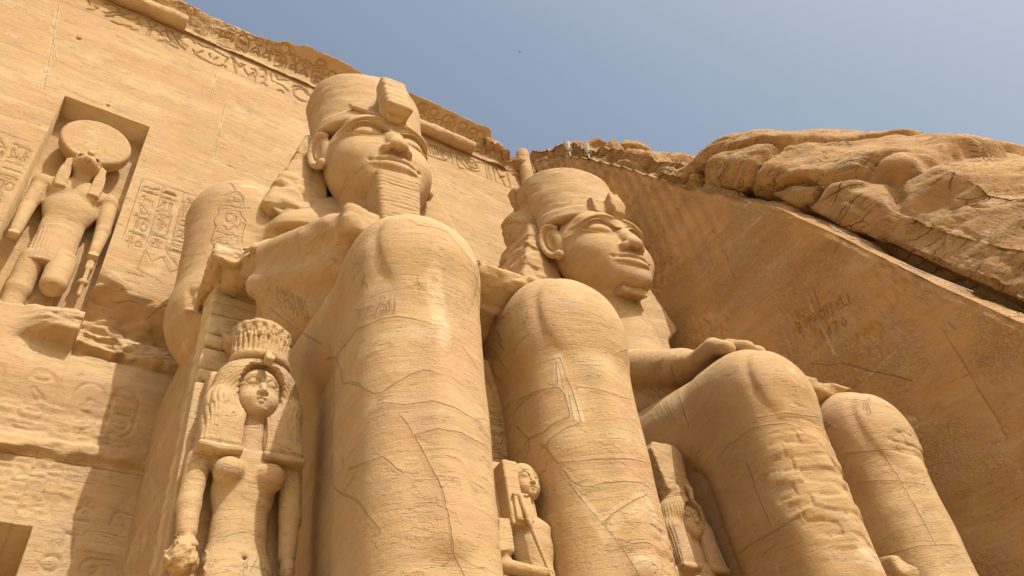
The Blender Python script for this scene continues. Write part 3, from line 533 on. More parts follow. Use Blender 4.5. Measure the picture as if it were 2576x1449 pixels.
CARV={('leg',1,-1): [([(3.14,7.73,6.79),(3.12,7.53,6.75),(3.11,7.36,6.73),(3.15,7.08,6.63),(3.2,6.97,6.62),(3.27,6.88,6.62),(3.35,6.8,6.61),(3.43,6.74,6.62),(3.52,6.7,6.59),(3.6,6.65,6.57),(3.69,6.6,6.53),(3.78,6.55,6.49)],0.016,0.06,0),([(3.41,9.1,7.62),(3.26,8.41,7.11),(3.18,7.96,6.92),(3.14,7.73,6.79)],0.016,0.06,0),([(3.27,8.42,7.1),(3.19,7.99,6.57),(3.17,7.85,6.24),(3.13,7.49,5.99),(3.13,7.26,5.82),(3.16,7.13,5.65),(3.23,6.98,5.49),(3.29,6.89,5.49),(3.38,6.81,5.55),(3.46,6.75,5.61),(3.55,6.7,5.68),(3.62,6.65,5.71),(3.7,6.6,5.74),(3.8,6.54,5.7)],0.016,0.06,0),([(3.56,6.55,8.36),(3.67,6.48,8.25),(3.79,6.45,8.25),(3.92,6.45,8.28),(4.12,6.46,8.3),(4.18,6.44,8.19),(4.26,6.43,8.1),(4.35,6.45,8.02),(4.47,6.49,7.97)],0.016,0.06,0),([(4.34,6.62,6.28),(4.43,6.66,6.22),(4.52,6.7,6.17)],0.016,0.06,0),([(3.29,9.98,8.77),(3.26,9.46,8.26),(3.3,9.17,7.95)],0.016,0.06,0),([(3.11,7.17,7.41),(3.11,7.1,7.48),(3.14,7.05,7.32)],0.01,0.03,0),([(3.11,7.13,7.43),(3.13,7.07,7.38)],0.01,0.03,0),([(3.11,7.33,7.09),(3.12,7.17,6.98)],0.01,0.03,0),([(3.11,7.25,7.03),(3.11,7.26,6.94)],0.01,0.03,0),([(3.13,7.1,6.96),(3.18,6.99,6.91)],0.01,0.03,0),([(3.16,7.04,6.93),(3.15,7.06,6.86)],0.01,0.03,0),([(3.22,6.93,6.79),(3.25,6.89,6.9),(3.27,6.87,6.74)],0.01,0.03,0),([(3.28,6.85,6.88),(3.3,6.83,6.81),(3.33,6.8,6.89)],0.01,0.03,0),([(3.3,6.83,6.81),(3.3,6.84,6.75)],0.01,0.03,0),([(3.34,6.79,6.85),(3.34,6.8,6.74)],0.01,0.03,0),([(3.4,6.75,6.84),(3.4,6.76,6.73)],0.01,0.03,0),([(3.63,6.59,7.14),(3.72,6.56,7.17)],0.01,0.03,0),([(3.66,6.56,7.23),(3.68,6.58,7.08)],0.01,0.03,0),([(3.3,6.89,5.33),(3.38,6.81,5.29),(3.47,6.75,5.26),(3.55,6.7,5.26),(3.63,6.66,5.27),(3.71,6.61,5.27),(3.79,6.56,5.28),(3.87,6.53,5.24),(3.97,6.51,5.22),(4.09,6.53,5.22),(4.21,6.57,5.22),(4.33,6.63,5.23),(4.46,6.68,5.24),(4.57,6.73,5.18),(4.72,6.84,5.17)],0.014,0.045,0.25),([(3.47,6.76,5.09),(3.51,6.74,5.01),(3.55,6.72,4.93),(3.58,6.71,4.85),(3.62,6.69,4.75),(3.66,6.67,4.65),(3.69,6.65,4.55),(3.73,6.63,4.45),(3.76,6.61,4.34),(3.8,6.59,4.24),(3.83,6.58,4.15),(3.85,6.57,4.05),(3.86,6.57,3.96),(3.88,6.56,3.87),(3.89,6.56,3.78),(3.9,6.56,3.7),(3.9,6.56,3.62),(3.92,6.58,3.55),(3.94,6.61,3.49),(3.96,6.63,3.43),(4.02,6.66,3.35),(4.08,6.67,3.26)],0.014,0.045,0.25),([(3.58,6.71,4.85),(3.66,6.66,4.86),(3.74,6.61,4.88),(3.82,6.56,4.9),(3.91,6.53,4.88),(4.01,6.53,4.89),(4.14,6.56,4.92),(4.27,6.62,4.93),(4.4,6.68,4.94),(4.54,6.73,4.95)],0.014,0.045,0.25),([(3.18,7.56,4.8),(3.17,7.31,4.7),(3.2,7.14,4.65),(3.24,7.02,4.63),(3.3,6.94,4.63),(3.35,6.87,4.54),(3.4,6.82,4.45),(3.46,6.78,4.38)],0.014,0.045,0.25),([(3.31,8.35,4.98),(3.22,7.87,4.65),(3.19,7.56,4.44),(3.18,7.3,4.25),(3.19,7.19,4.12),(3.21,7.12,4.0),(3.24,7.05,3.9),(3.27,6.99,3.8)],0.014,0.045,0.25)],('leg_support',1): [([(5.56,7.98,7.25),(5.6,7.98,7.1),(5.65,7.98,6.96)],0.016,0.06,0),([(5.63,7.99,6.45),(5.74,7.98,6.44)],0.026,0.08,0),([(5.62,7.99,6.33),(5.79,7.98,6.4)],0.026,0.08,0),([(5.6,7.99,6.27),(5.75,7.98,6.29)],0.026,0.08,0),([(5.64,7.98,6.2),(5.79,7.97,6.2)],0.026,0.08,0),([(5.76,7.98,6.03),(5.74,7.98,5.97),(5.7,7.98,5.92),(5.65,7.98,5.91),(5.62,7.99,5.94),(5.61,7.99,6.0),(5.64,7.99,6.07),(5.68,7.99,6.11),(5.73,7.98,6.12),(5.76,7.98,6.09),(5.76,7.98,6.03)],0.026,0.08,0),([(5.58,7.99,5.86),(5.78,7.97,5.83)],0.026,0.08,0),([(5.73,7.98,5.94),(5.69,7.98,5.72)],0.026,0.08,0)],('torso',1): [([(2.95,10.95,10.0),(3.06,10.77,9.73),(3.19,10.63,9.51),(3.32,10.56,9.36)],0.016,0.06,0),([(2.88,10.55,10.14),(2.98,10.69,10.0)],0.01,0.03,0),([(2.94,10.49,10.08),(3.04,10.62,9.91)],0.01,0.03,0),([(2.99,10.42,10.01),(3.09,10.53,9.8)],0.01,0.03,0),([(3.04,10.36,9.94),(3.09,10.42,9.83),(3.14,10.44,9.69)],0.01,0.03,0),([(3.08,10.29,9.87),(3.14,10.34,9.74),(3.18,10.35,9.58)],0.01,0.03,0),([(3.13,10.22,9.8),(3.19,10.26,9.65),(3.24,10.28,9.48)],0.01,0.03,0),([(3.18,10.15,9.72),(3.23,10.17,9.55),(3.29,10.21,9.39)],0.01,0.03,0),([(3.22,10.08,9.65),(3.28,10.1,9.46),(3.35,10.15,9.31)],0.01,0.03,0),([(3.27,10.0,9.57),(3.33,10.02,9.37),(3.41,10.11,9.25)],0.01,0.03,0),([(3.15,10.4,9.67),(3.22,10.39,9.49)],0.01,0.03,0),([(3.19,10.33,9.59),(3.27,10.32,9.41)],0.01,0.03,0),([(3.23,10.26,9.52),(3.32,10.27,9.35)],0.01,0.03,0),([(3.27,10.19,9.45),(3.37,10.22,9.29)],0.01,0.03,0),([(3.31,10.13,9.38),(3.42,10.18,9.24)],0.01,0.03,0),([(2.15,14.37,15.63),(2.19,14.33,15.88),(2.38,14.21,15.94),(2.65,14.11,15.85),(2.83,14.1,15.61),(2.83,14.11,15.22),(2.83,14.11,14.85),(2.37,11.99,12.35),(2.12,12.03,12.31),(2.22,14.33,14.65),(2.18,14.36,14.78),(2.17,14.36,15.05),(2.16,14.36,15.33),(2.15,14.37,15.63)],0.05,0.075,0),([(2.6,14.14,15.61),(2.59,14.14,15.5),(2.54,14.15,15.42),(2.47,14.17,15.41),(2.41,14.2,15.47),(2.38,14.22,15.58),(2.39,14.21,15.68),(2.43,14.19,15.75),(2.5,14.17,15.75),(2.57,14.15,15.7),(2.6,14.14,15.61)],0.05,0.075,0),([(2.38,14.21,15.24),(2.48,14.18,15.08),(2.64,14.13,15.28),(2.75,14.12,15.07),(2.76,14.11,15.45)],0.05,0.075,0),([(2.28,14.28,15.08),(2.41,14.2,14.99),(2.5,14.17,14.88),(2.6,14.14,14.94)],0.05,0.075,0),([(2.28,14.29,14.74),(2.36,14.24,14.83),(2.51,14.17,14.8),(2.74,14.12,14.93)],0.05,0.075,0),([(2.29,14.28,14.64),(2.36,14.24,14.67),(2.44,14.21,14.59),(2.51,14.18,14.63),(2.59,14.15,14.58),(2.31,11.99,12.39)],0.05,0.075,0),([(2.19,14.32,16.09),(2.39,14.19,16.06),(2.69,14.09,15.97),(2.84,14.06,16.04)],0.05,0.075,0),([(2.3,14.24,16.17),(2.32,14.2,16.38),(2.42,14.15,16.34),(2.46,14.12,16.48),(2.63,14.06,16.45),(2.7,14.06,16.27)],0.05,0.075,0),([(2.34,14.2,16.19),(2.61,14.09,16.19)],0.05,0.075,0),([(2.31,14.32,17.08),(2.44,14.14,16.68)],0.05,0.075,0),([(2.31,14.2,16.44),(2.5,14.1,16.54)],0.05,0.075,0),([(2.13,14.5,17.15),(2.32,14.34,17.14)],0.015,0.05,0.5),([(3.46,14.03,15.94),(3.37,13.87,15.3)],0.015,0.05,0.5),([(2.54,14.14,16.89),(2.73,14.09,16.89),(2.94,14.08,16.94),(3.16,14.06,16.85)],0.015,0.05,0.5),([(1.71,15.34,14.91),(1.82,14.88,14.59),(1.95,14.62,14.46),(2.09,14.44,14.41),(1.91,12.15,12.17),(2.04,12.0,12.06),(2.18,11.99,12.09)],0.014,0.05,0),([(1.76,15.03,13.77),(1.81,14.9,13.91),(1.86,14.79,14.06),(1.91,14.7,14.33)],0.014,0.05,0)],('leg',1,1): [([(5.9,6.65,6.65),(5.94,6.61,6.65),(5.97,6.61,6.42),(5.98,6.61,6.31),(6.01,6.59,6.12),(6.02,6.59,5.98),(6.03,6.59,5.84),(6.04,6.58,5.7),(6.05,6.58,5.57)],0.014,0.045,0.25),([(5.9,6.66,6.6),(5.89,6.68,6.47),(5.88,6.69,6.34),(5.87,6.71,6.21)],0.014,0.045,0.25),([(5.74,7.57,6.3),(5.73,7.4,6.28),(5.71,7.23,6.27),(5.72,7.04,6.22),(5.75,6.9,6.22),(5.81,6.79,6.18),(5.88,6.7,6.15),(5.93,6.66,6.03),(5.93,6.66,5.9),(5.93,6.65,5.78),(5.93,6.65,5.66),(5.85,6.74,5.63),(5.78,6.85,5.62),(5.72,7.01,5.56),(5.7,7.15,5.6),(5.7,7.32,5.66),(5.72,7.45,5.84),(5.74,7.59,6.03)],0.014,0.045,0.25),([(5.7,7.32,5.66),(5.7,7.32,5.5),(5.71,7.47,5.44)],0.014,0.045,0.25),([(5.72,7.03,5.36),(5.76,6.88,5.43),(5.81,6.79,5.45),(5.87,6.72,5.49),(5.95,6.64,5.51),(6.04,6.58,5.54)],0.014,0.045,0.25),([(5.72,7.02,5.37),(5.74,6.96,5.24),(5.77,6.91,5.11),(5.79,6.87,5.0),(5.82,6.83,4.89),(5.86,6.79,4.74),(5.96,6.69,4.63),(6.04,6.63,4.61),(6.14,6.57,4.65),(6.23,6.52,4.65),(6.31,6.47,4.64),(6.4,6.42,4.64),(6.54,6.38,4.64),(6.81,6.47,4.72),(7.1,6.58,4.71)],0.014,0.045,0.25),([(5.8,6.86,5.03),(5.85,6.77,5.01),(5.92,6.69,4.99),(6.0,6.63,4.98),(6.09,6.58,4.98),(6.18,6.53,4.98),(6.27,6.47,4.97),(6.36,6.42,4.96),(6.46,6.37,4.96),(6.59,6.37,4.98),(6.8,6.43,5.04),(7.04,6.53,5.11)],0.014,0.045,0.25),([(5.85,6.81,4.71),(5.88,6.77,4.59),(5.92,6.74,4.49),(5.96,6.7,4.39),(6.0,6.67,4.29),(6.05,6.64,4.19),(6.1,6.61,4.09),(6.15,6.58,3.99),(6.2,6.56,3.88),(6.25,6.53,3.77),(6.29,6.51,3.66),(6.33,6.5,3.56),(6.38,6.5,3.47)],0.014,0.045,0.25),([(6.13,6.59,4.15),(6.24,6.52,4.24),(6.33,6.46,4.29),(6.44,6.41,4.35),(6.57,6.39,4.42),(6.82,6.47,4.56),(7.03,6.56,4.5)],0.014,0.045,0.25),([(6.13,6.59,4.15),(6.12,6.6,4.03),(6.19,6.56,3.92),(6.27,6.52,3.88),(6.34,6.47,3.83),(6.43,6.43,3.83),(6.54,6.41,3.84),(6.66,6.43,3.83),(6.82,6.48,3.83),(7.0,6.55,3.85)],0.014,0.045,0.25),([(5.73,7.43,6.4),(5.71,7.24,6.32),(5.71,7.07,6.26),(5.75,6.91,6.21),(5.81,6.79,6.18),(5.88,6.7,6.17)],0.014,0.045,0.25),([(6.13,6.53,6.12),(6.24,6.46,6.09),(6.35,6.4,6.05),(6.44,6.36,6.01),(6.55,6.34,5.99),(6.72,6.38,6.02),(6.95,6.48,6.11)],0.014,0.045,0.25),([(6.81,6.47,4.12),(6.97,6.54,4.12)],0.05,0.16,0),([(6.9,6.38,6.87),(7.1,6.41,7.0)],0.01,0.02,0.2),([(5.66,7.65,8.07),(5.62,7.4,7.93),(5.63,7.62,7.95)],0.028,0.09,0),([(5.62,7.6,7.79),(5.61,7.49,7.55)],0.028,0.09,0),([(5.63,7.74,7.7),(5.62,7.59,7.58),(5.62,7.51,7.43)],0.028,0.09,0),([(5.65,7.98,7.73),(5.64,7.74,7.5),(5.66,7.66,7.25)],0.028,0.09,0),([(5.65,7.92,7.52),(5.66,7.64,7.23),(5.7,7.6,7.03)],0.026,0.08,0),([(5.68,7.93,7.28),(5.73,7.94,7.12)],0.026,0.08,0),([(5.71,7.95,7.18),(5.73,7.84,7.02)],0.026,0.08,0)],('plumes',): [([(10.14,9.26,7.19),(10.16,9.13,7.02)],0.014,0.045,0.25)],('leg',0,-1): [([(10.65,7.49,6.95),(10.64,7.33,6.94),(10.66,7.18,6.94),(10.71,7.04,6.9),(10.78,6.92,6.88),(10.88,6.82,6.86),(11.01,6.74,6.85),(11.2,6.66,6.76),(11.27,6.62,6.67),(11.32,6.56,6.58),(11.39,6.54,6.49),(11.46,6.52,6.4),(11.56,6.52,6.33),(11.92,6.65,6.34)],0.016,0.055,0.1),([(11.0,8.81,8.94),(10.8,8.65,8.57),(10.73,8.6,8.32),(10.72,8.59,8.11),(10.74,8.61,7.93)],0.016,0.055,0.1),([(10.83,8.41,5.22),(10.78,8.18,5.21),(10.74,7.97,5.2),(10.71,7.76,5.17),(10.69,7.56,5.15),(10.68,7.36,5.15),(10.7,7.19,5.16),(10.74,7.08,5.18),(10.8,6.98,5.22)],0.016,0.055,0.1),([(10.68,7.56,6.4),(10.68,7.57,6.23),(10.68,7.58,6.06),(10.68,7.59,5.89),(10.67,7.58,5.74),(10.67,7.57,5.6),(10.67,7.56,5.46),(10.68,7.56,5.33)],0.016,0.055,0.1),([(10.7,7.01,7.07),(10.79,6.88,7.04),(10.9,6.77,7.03),(11.03,6.67,7.03),(11.18,6.62,7.02),(11.34,6.58,7.01),(11.53,6.56,7.02),(11.78,6.57,7.07)],0.016,0.055,0.1),([(10.75,8.15,6.92),(10.71,7.99,6.95),(10.68,7.83,6.98),(10.65,7.5,6.92)],0.016,0.055,0.1),([(10.87,9.6,8.83),(10.78,9.41,8.48)],0.01,0.03,0),([(10.93,9.48,8.93),(10.81,9.32,8.64),(10.77,9.22,8.41)],0.01,0.03,0),([(10.97,9.37,8.98),(10.81,9.19,8.63),(10.76,9.1,8.39)],0.01,0.03,0),([(10.85,9.06,8.75),(10.78,8.97,8.49),(10.75,8.93,8.28)],0.01,0.03,0)],('torso',0): [([(11.15,8.9,9.66),(11.27,9.0,9.56),(11.44,9.15,9.5)],0.016,0.055,0.1),([(11.43,9.97,9.78),(11.43,9.87,9.57)],0.01,0.03,0),([(11.47,9.81,9.74),(11.49,9.71,9.5)],0.01,0.03,0),([(11.49,9.64,9.69),(11.54,9.56,9.48)],0.01,0.03,0),([(11.37,10.15,9.94),(11.4,9.98,9.66)],0.01,0.03,0)],('leg',0,1): [([(13.22,7.25,7.73),(13.21,7.13,7.53)],0.016,0.055,0.1),([(13.53,6.63,6.75),(13.58,6.63,6.6),(13.61,6.62,6.46),(13.64,6.61,6.31),(13.65,6.61,6.18),(13.66,6.61,6.06),(13.67,6.6,5.93),(13.67,6.6,5.8),(13.67,6.59,5.65),(13.68,6.59,5.5),(13.68,6.59,5.35),(13.7,6.59,5.21),(13.71,6.59,5.07),(13.73,6.6,4.93)],0.016,0.055,0.1),([(13.34,7.18,4.98),(13.36,7.04,4.96),(13.4,6.91,4.95),(13.47,6.8,4.95),(13.56,6.7,4.93),(13.69,6.62,4.92),(13.83,6.55,4.92),(13.95,6.48,4.9),(14.08,6.42,4.89)],0.016,0.055,0.1),([(13.25,7.1,6.95),(13.29,6.95,6.89),(13.35,6.83,6.85),(13.44,6.71,6.82),(13.54,6.59,6.79),(13.69,6.5,6.78),(13.89,6.43,6.8),(14.07,6.39,6.79),(14.32,6.38,6.81)],0.016,0.055,0.1),([(13.32,7.16,6.37),(13.34,7.03,6.31),(13.37,6.91,6.27),(13.43,6.81,6.24),(13.51,6.71,6.21),(13.61,6.63,6.17),(13.73,6.56,6.13),(13.85,6.5,6.1),(13.96,6.43,6.06)],0.016,0.055,0.1),([(13.46,6.8,8.09),(13.53,6.68,8.01),(13.58,6.54,7.92),(13.72,6.45,7.88),(13.82,6.4,7.82),(13.95,6.35,7.77),(14.11,6.32,7.75),(14.28,6.3,7.68)],0.016,0.055,0.1),([(13.73,6.47,7.95),(13.61,6.46,7.73),(13.54,6.47,7.55),(13.51,6.51,7.66),(13.61,6.51,7.89)],0.03,0.06,0.4)],('cut_face',): [([(17.4,7.79,5.97),(17.4,7.62,5.82)],0.016,0.055,0.1),([(17.39,8.25,10.29),(17.39,8.14,10.25)],0.03,0.06,0.4)],('wall',): [([(2.08,18.01,20.52),(2.37,18.0,21.08)],0.015,0.05,0.5)],('headcloth',1): [([(3.24,13.71,16.42),(3.28,13.69,16.11),(3.37,13.87,16.04)],0.015,0.05,0.5),([(3.26,13.66,16.29),(3.48,13.59,16.27),(3.67,13.45,16.19),(3.9,13.45,16.27)],0.015,0.05,0.5),([(3.85,13.57,16.79),(3.99,13.56,16.56)],0.015,0.05,0.5)],('kilt',1): [([(5.29,7.06,8.6),(5.37,7.11,8.5),(5.5,7.12,8.45),(5.62,7.12,8.39),(5.71,7.04,8.5)],0.01,0.02,0.2)],('head',1): [([(4.88,12.66,16.36),(4.89,12.31,16.27),(4.91,12.02,16.24),(4.95,11.78,16.26),(5.04,11.61,16.28),(5.14,11.46,16.34),(5.27,11.36,16.47),(5.37,11.23,16.54),(5.62,11.14,16.74),(5.76,10.85,16.64)],0.008,0.016,0.35)],('crown',0): [([(12.45,13.64,20.22),(12.48,13.24,20.11),(12.56,12.91,20.09),(12.7,12.63,20.16),(12.9,12.41,20.26),(13.14,12.21,20.42),(13.39,12.07,20.45),(13.69,11.96,20.55),(14.07,11.92,20.79)],0.012,0.03,0.3)],('queen_body',): [([(2.52,9.15,4.24),(2.52,9.13,4.15)],0.007,0.02,0),([(2.52,9.14,4.2),(2.56,9.14,4.2)],0.007,0.02,0),([(2.56,9.15,4.25),(2.56,9.13,4.16)],0.007,0.02,0),([(2.62,9.14,4.19),(2.65,9.17,4.27),(2.69,9.15,4.2)],0.007,0.02,0),([(2.74,9.2,4.28),(2.73,9.16,4.2),(2.79,9.2,4.22)],0.007,0.02,0)]}
PATCH={('leg',1,-1): [([(3.14,6.89,7.98),(3.15,6.9,7.78),(3.16,6.91,7.59),(3.16,6.95,7.43),(3.17,7.0,7.29)],0.15,0.35),([(3.86,6.45,7.56),(3.88,6.48,7.43),(3.89,6.51,7.29),(3.91,6.53,7.16),(3.92,6.55,7.02),(3.94,6.57,6.9),(3.95,6.57,6.76),(3.94,6.53,6.57),(3.93,6.5,6.43),(3.94,6.5,6.31),(3.95,6.5,6.2)],0.15,0.5),([(3.15,7.11,6.28),(3.21,6.96,6.26),(3.3,6.86,6.27),(3.38,6.79,6.28),(3.47,6.73,6.29),(3.56,6.68,6.31),(3.66,6.62,6.3),(3.75,6.57,6.29)],0.15,0.32),([(3.42,6.87,8.69),(3.47,6.66,8.53),(3.61,6.64,8.6),(3.71,6.58,8.55),(3.83,6.55,8.54),(3.97,6.55,8.57)],0.2,0.22),([(4.22,6.54,8.51),(4.32,6.53,8.42),(4.45,6.55,8.36),(4.51,6.53,8.2),(4.6,6.56,8.09)],0.2,0.22)],('torso',1): [([(3.28,9.08,10.08),(3.29,8.83,9.97),(3.31,8.61,9.9),(3.33,8.38,9.8),(3.38,8.25,9.82),(3.5,8.22,9.91),(3.64,8.24,10.05),(3.78,8.24,10.19)],0.2,0.22),([(2.59,14.13,16.9),(2.94,14.1,17.01),(3.16,14.07,16.88)],0.11,0.6)],('leg',1,1): [([(6.23,6.53,4.16),(6.32,6.47,4.22),(6.42,6.41,4.28),(6.57,6.39,4.36),(6.84,6.48,4.52)],0.16,0.4),([(6.79,6.46,4.5),(6.83,6.47,4.4),(6.86,6.49,4.31)],0.14,0.4),([(6.44,6.44,3.61),(6.6,6.43,3.59)],0.2,0.5),([(5.93,6.62,6.67),(5.92,6.64,6.52),(5.91,6.66,6.37),(5.9,6.67,6.22)],0.09,0.5),([(5.97,6.62,6.1),(5.99,6.61,5.96),(6.01,6.6,5.83),(6.03,6.59,5.7),(6.05,6.58,5.57)],0.09,0.5),([(5.83,6.83,4.69),(5.87,6.79,4.59),(5.91,6.74,4.49),(5.95,6.7,4.39),(6.0,6.67,4.29),(6.04,6.64,4.19),(6.09,6.61,4.09),(6.13,6.59,3.99)],0.1,0.35)],('headcloth',1): [([(3.29,13.64,16.28),(3.49,13.58,16.27),(3.68,13.45,16.19),(3.9,13.45,16.27)],0.11,0.6),([(3.26,13.66,16.29),(3.34,13.81,16.07)],0.11,0.6)],('leg',0,-1): [([(11.44,6.59,4.5),(11.62,6.61,4.45),(12.02,6.77,4.49)],0.3,0.4)]}
ROUGH={('leg',0,-1):[((11.45,6.5,5.75),(1.0,1.6,1.5),.036,1.0)],('leg',0,1):[((14.5,6.4,6.9),(.9,1.2,.35),.05,1.2)],('leg',1,1):[((7.2,6.5,3.9),(.6,1.0,.35),.04,1.4)]}
PANEL=[[],[]]
# ---------------------------------------------------------------- ground
GZ = -1.6
def grid_mesh(us, vs, fn):
    U, V = np.meshgrid(us, vs, indexing='ij')
    P = fn(U.ravel(), V.ravel())
    nu, nv = len(us), len(vs)
    i = np.arange(nu * nv).reshape(nu, nv)
    Q = np.stack([i[:-1, :-1], i[1:, :-1], i[1:, 1:], i[:-1, 1:]], -1).reshape(-1, 4)
    return P, Q
def ground_fn(u, v):
    return np.stack([u, v, np.full_like(u, GZ) + 0.04 * fbm(np.stack([u, v, u * 0], 1), .3, 3, 4)], 1)
gx = np.concatenate([[-900, -400, -200, -100, -60], np.arange(-40, 60, 2.0), [80, 120, 200, 400, 900]])
gy = np.concatenate([[-900, -400, -200, -100, -60], np.arange(-40, 40, 2.0), [80, 200, 900]])
P, Q = grid_mesh(gx, gy, ground_fn)
SAND = stone('sand', base=(.52, .38, .20), warm=(.46, .32, .16), gritty=.6, bandc=.2, pit=.3)
g = build('ground', P, Q, SAND); g['kind'] = 'structure'

# ---------------------------------------------------------------- temple front
FY = 18.0
facade = thing('temple_facade', 'great rock-cut sandstone temple front behind the colossi, with hieroglyph band and cartouche cornice', 'temple front', (5, FY, GZ))
FO = (5, FY, GZ)
NX0, NX1, NZ0, NZ1 = -2.50, 0.07, 13.9, 22.88      # niche
DX0, DX1, DZ = -3.4, 0.42, 8.5                     # doorway
def smooth_noise(p, sc_, seed, oc=3): return fbm(p, sc_, oc, seed)
def face_depth(x, z):
    """depth of the wall surface behind the plane, positive into the rock"""
    p3 = np.stack([x, x * 0, z], 1)
    d = 0.014 * strata(np.stack([x, x * 0 + FY, z], 1), 3) + 0.02 * fbm(p3, .35, 2, 8)
    wob = .16 * fbm(p3, 1.4, 3, 21) + .06 * fbm(p3, 5, 3, 22)
    # broken ledge under the niche and to its right
    top = np.where(x > NX1, 16.2 - .62 * sst(.1, 1.8, x) + .25 * fbm(p3, 2.0, 2, 40), 14.1) + wob
    rec = (z < top) & (z > 13.5)
    prof = 0.85 * sst(top - 13.2, (top - 13.2) * .55, z - 13.2) * sst(12.9, 14.3, z)
    prof = prof * (1 + .35 * fbm(p3, (1.5, 1, 2.5), 4, 33)) + .12 * fbm(p3, (1.5, 1, 6), 3, 34) * (prof > .05)
    d = np.where((x > NX1 - .02), d + np.where(z < top, np.maximum(prof, 0.02), 0), d)
    # slab ledge below the niche: juts out, ragged under side
    ledge = sst(14.75 + wob, 14.0, z) * sst(13.35 + wob, 13.55 + wob, z) * sst(-1.4, -.6, x)
    d = d - (.42 + .16 * fbm(p3, (1.0, 1, 5), 4, 51) + .10 * np.abs(fbm(p3, (3, 1, 9), 3, 52))) * ledge
    slope = sst(13.4 + wob, 12.2, z) * (1 - sst(12.4, 11.4, z))
    d = d - .12 * slope
    # rough band and second ledge
    w2 = .12 * fbm(p3, 1.1, 3, 61)
    zl = 10.45 + .05 * (x - 1) + w2
    led2 = sst(zl + .30, zl + .05, z) * sst(zl - .28, zl - .12, z)
    d = d - (.24 + .10 * fbm(p3, (2.2, 1, 5), 3, 62)) * led2
    rough = sst(12.0, 11.4, z) * sst(10.3, 10.7, z)
    d = d + .05 * rough * (fbm(p3, (1.6, 1, 6), 4, 63))
    d = d - .10 * sst(10.3, 10.2, z)
    return d
strokes_front = []      # filled from the carved texts below
def text_plane(P2, S, W, Dp, D, Sg=None, hw=None):
    """carve polylines S (list of [(x, z), ...]) into D over points P2=(x, z); Sg also gets the crisp engraving"""
    ordr = np.argsort(P2[:, 0], kind='stable'); xs = P2[ordr, 0]
    for k, s in enumerate(S):
        s = np.asarray(s, float)
        for a, b in zip(s[:-1], s[1:]):
            lo = min(a[0], b[0]) - .2; hi = max(a[0], b[0]) + .2
            i0, i1 = np.searchsorted(xs, lo), np.searchsorted(xs, hi)
            m = ordr[i0:i1]; m = m[(P2[m, 1] > min(a[1], b[1]) - .2) & (P2[m, 1] < max(a[1], b[1]) + .2)]
            if not len(m): continue
            v = seg_dist(P2[m], a, b); r = np.sqrt((v ** 2).sum(1))
            D[m] = np.maximum(D[m], Dp * (1 - sst(W * .45, W * 1.15, r)))
            if Sg is not None:
                tn = (b - a) / (np.linalg.norm(b - a) + 1e-9); lat = v[:, 0] * tn[1] - v[:, 1] * tn[0]
                kk = (r < Sg[3][m]) & (r < .115); mm = m[kk]
                Sg[3][mm] = r[kk]; Sg[0][mm] = np.where(lat[kk] < 0, -1, 1) * np.maximum(np.abs(lat[kk]), r[kk] * .6); Sg[1][mm] = 1 - sst(.07, .11, r[kk]); Sg[2][mm] = hw or W

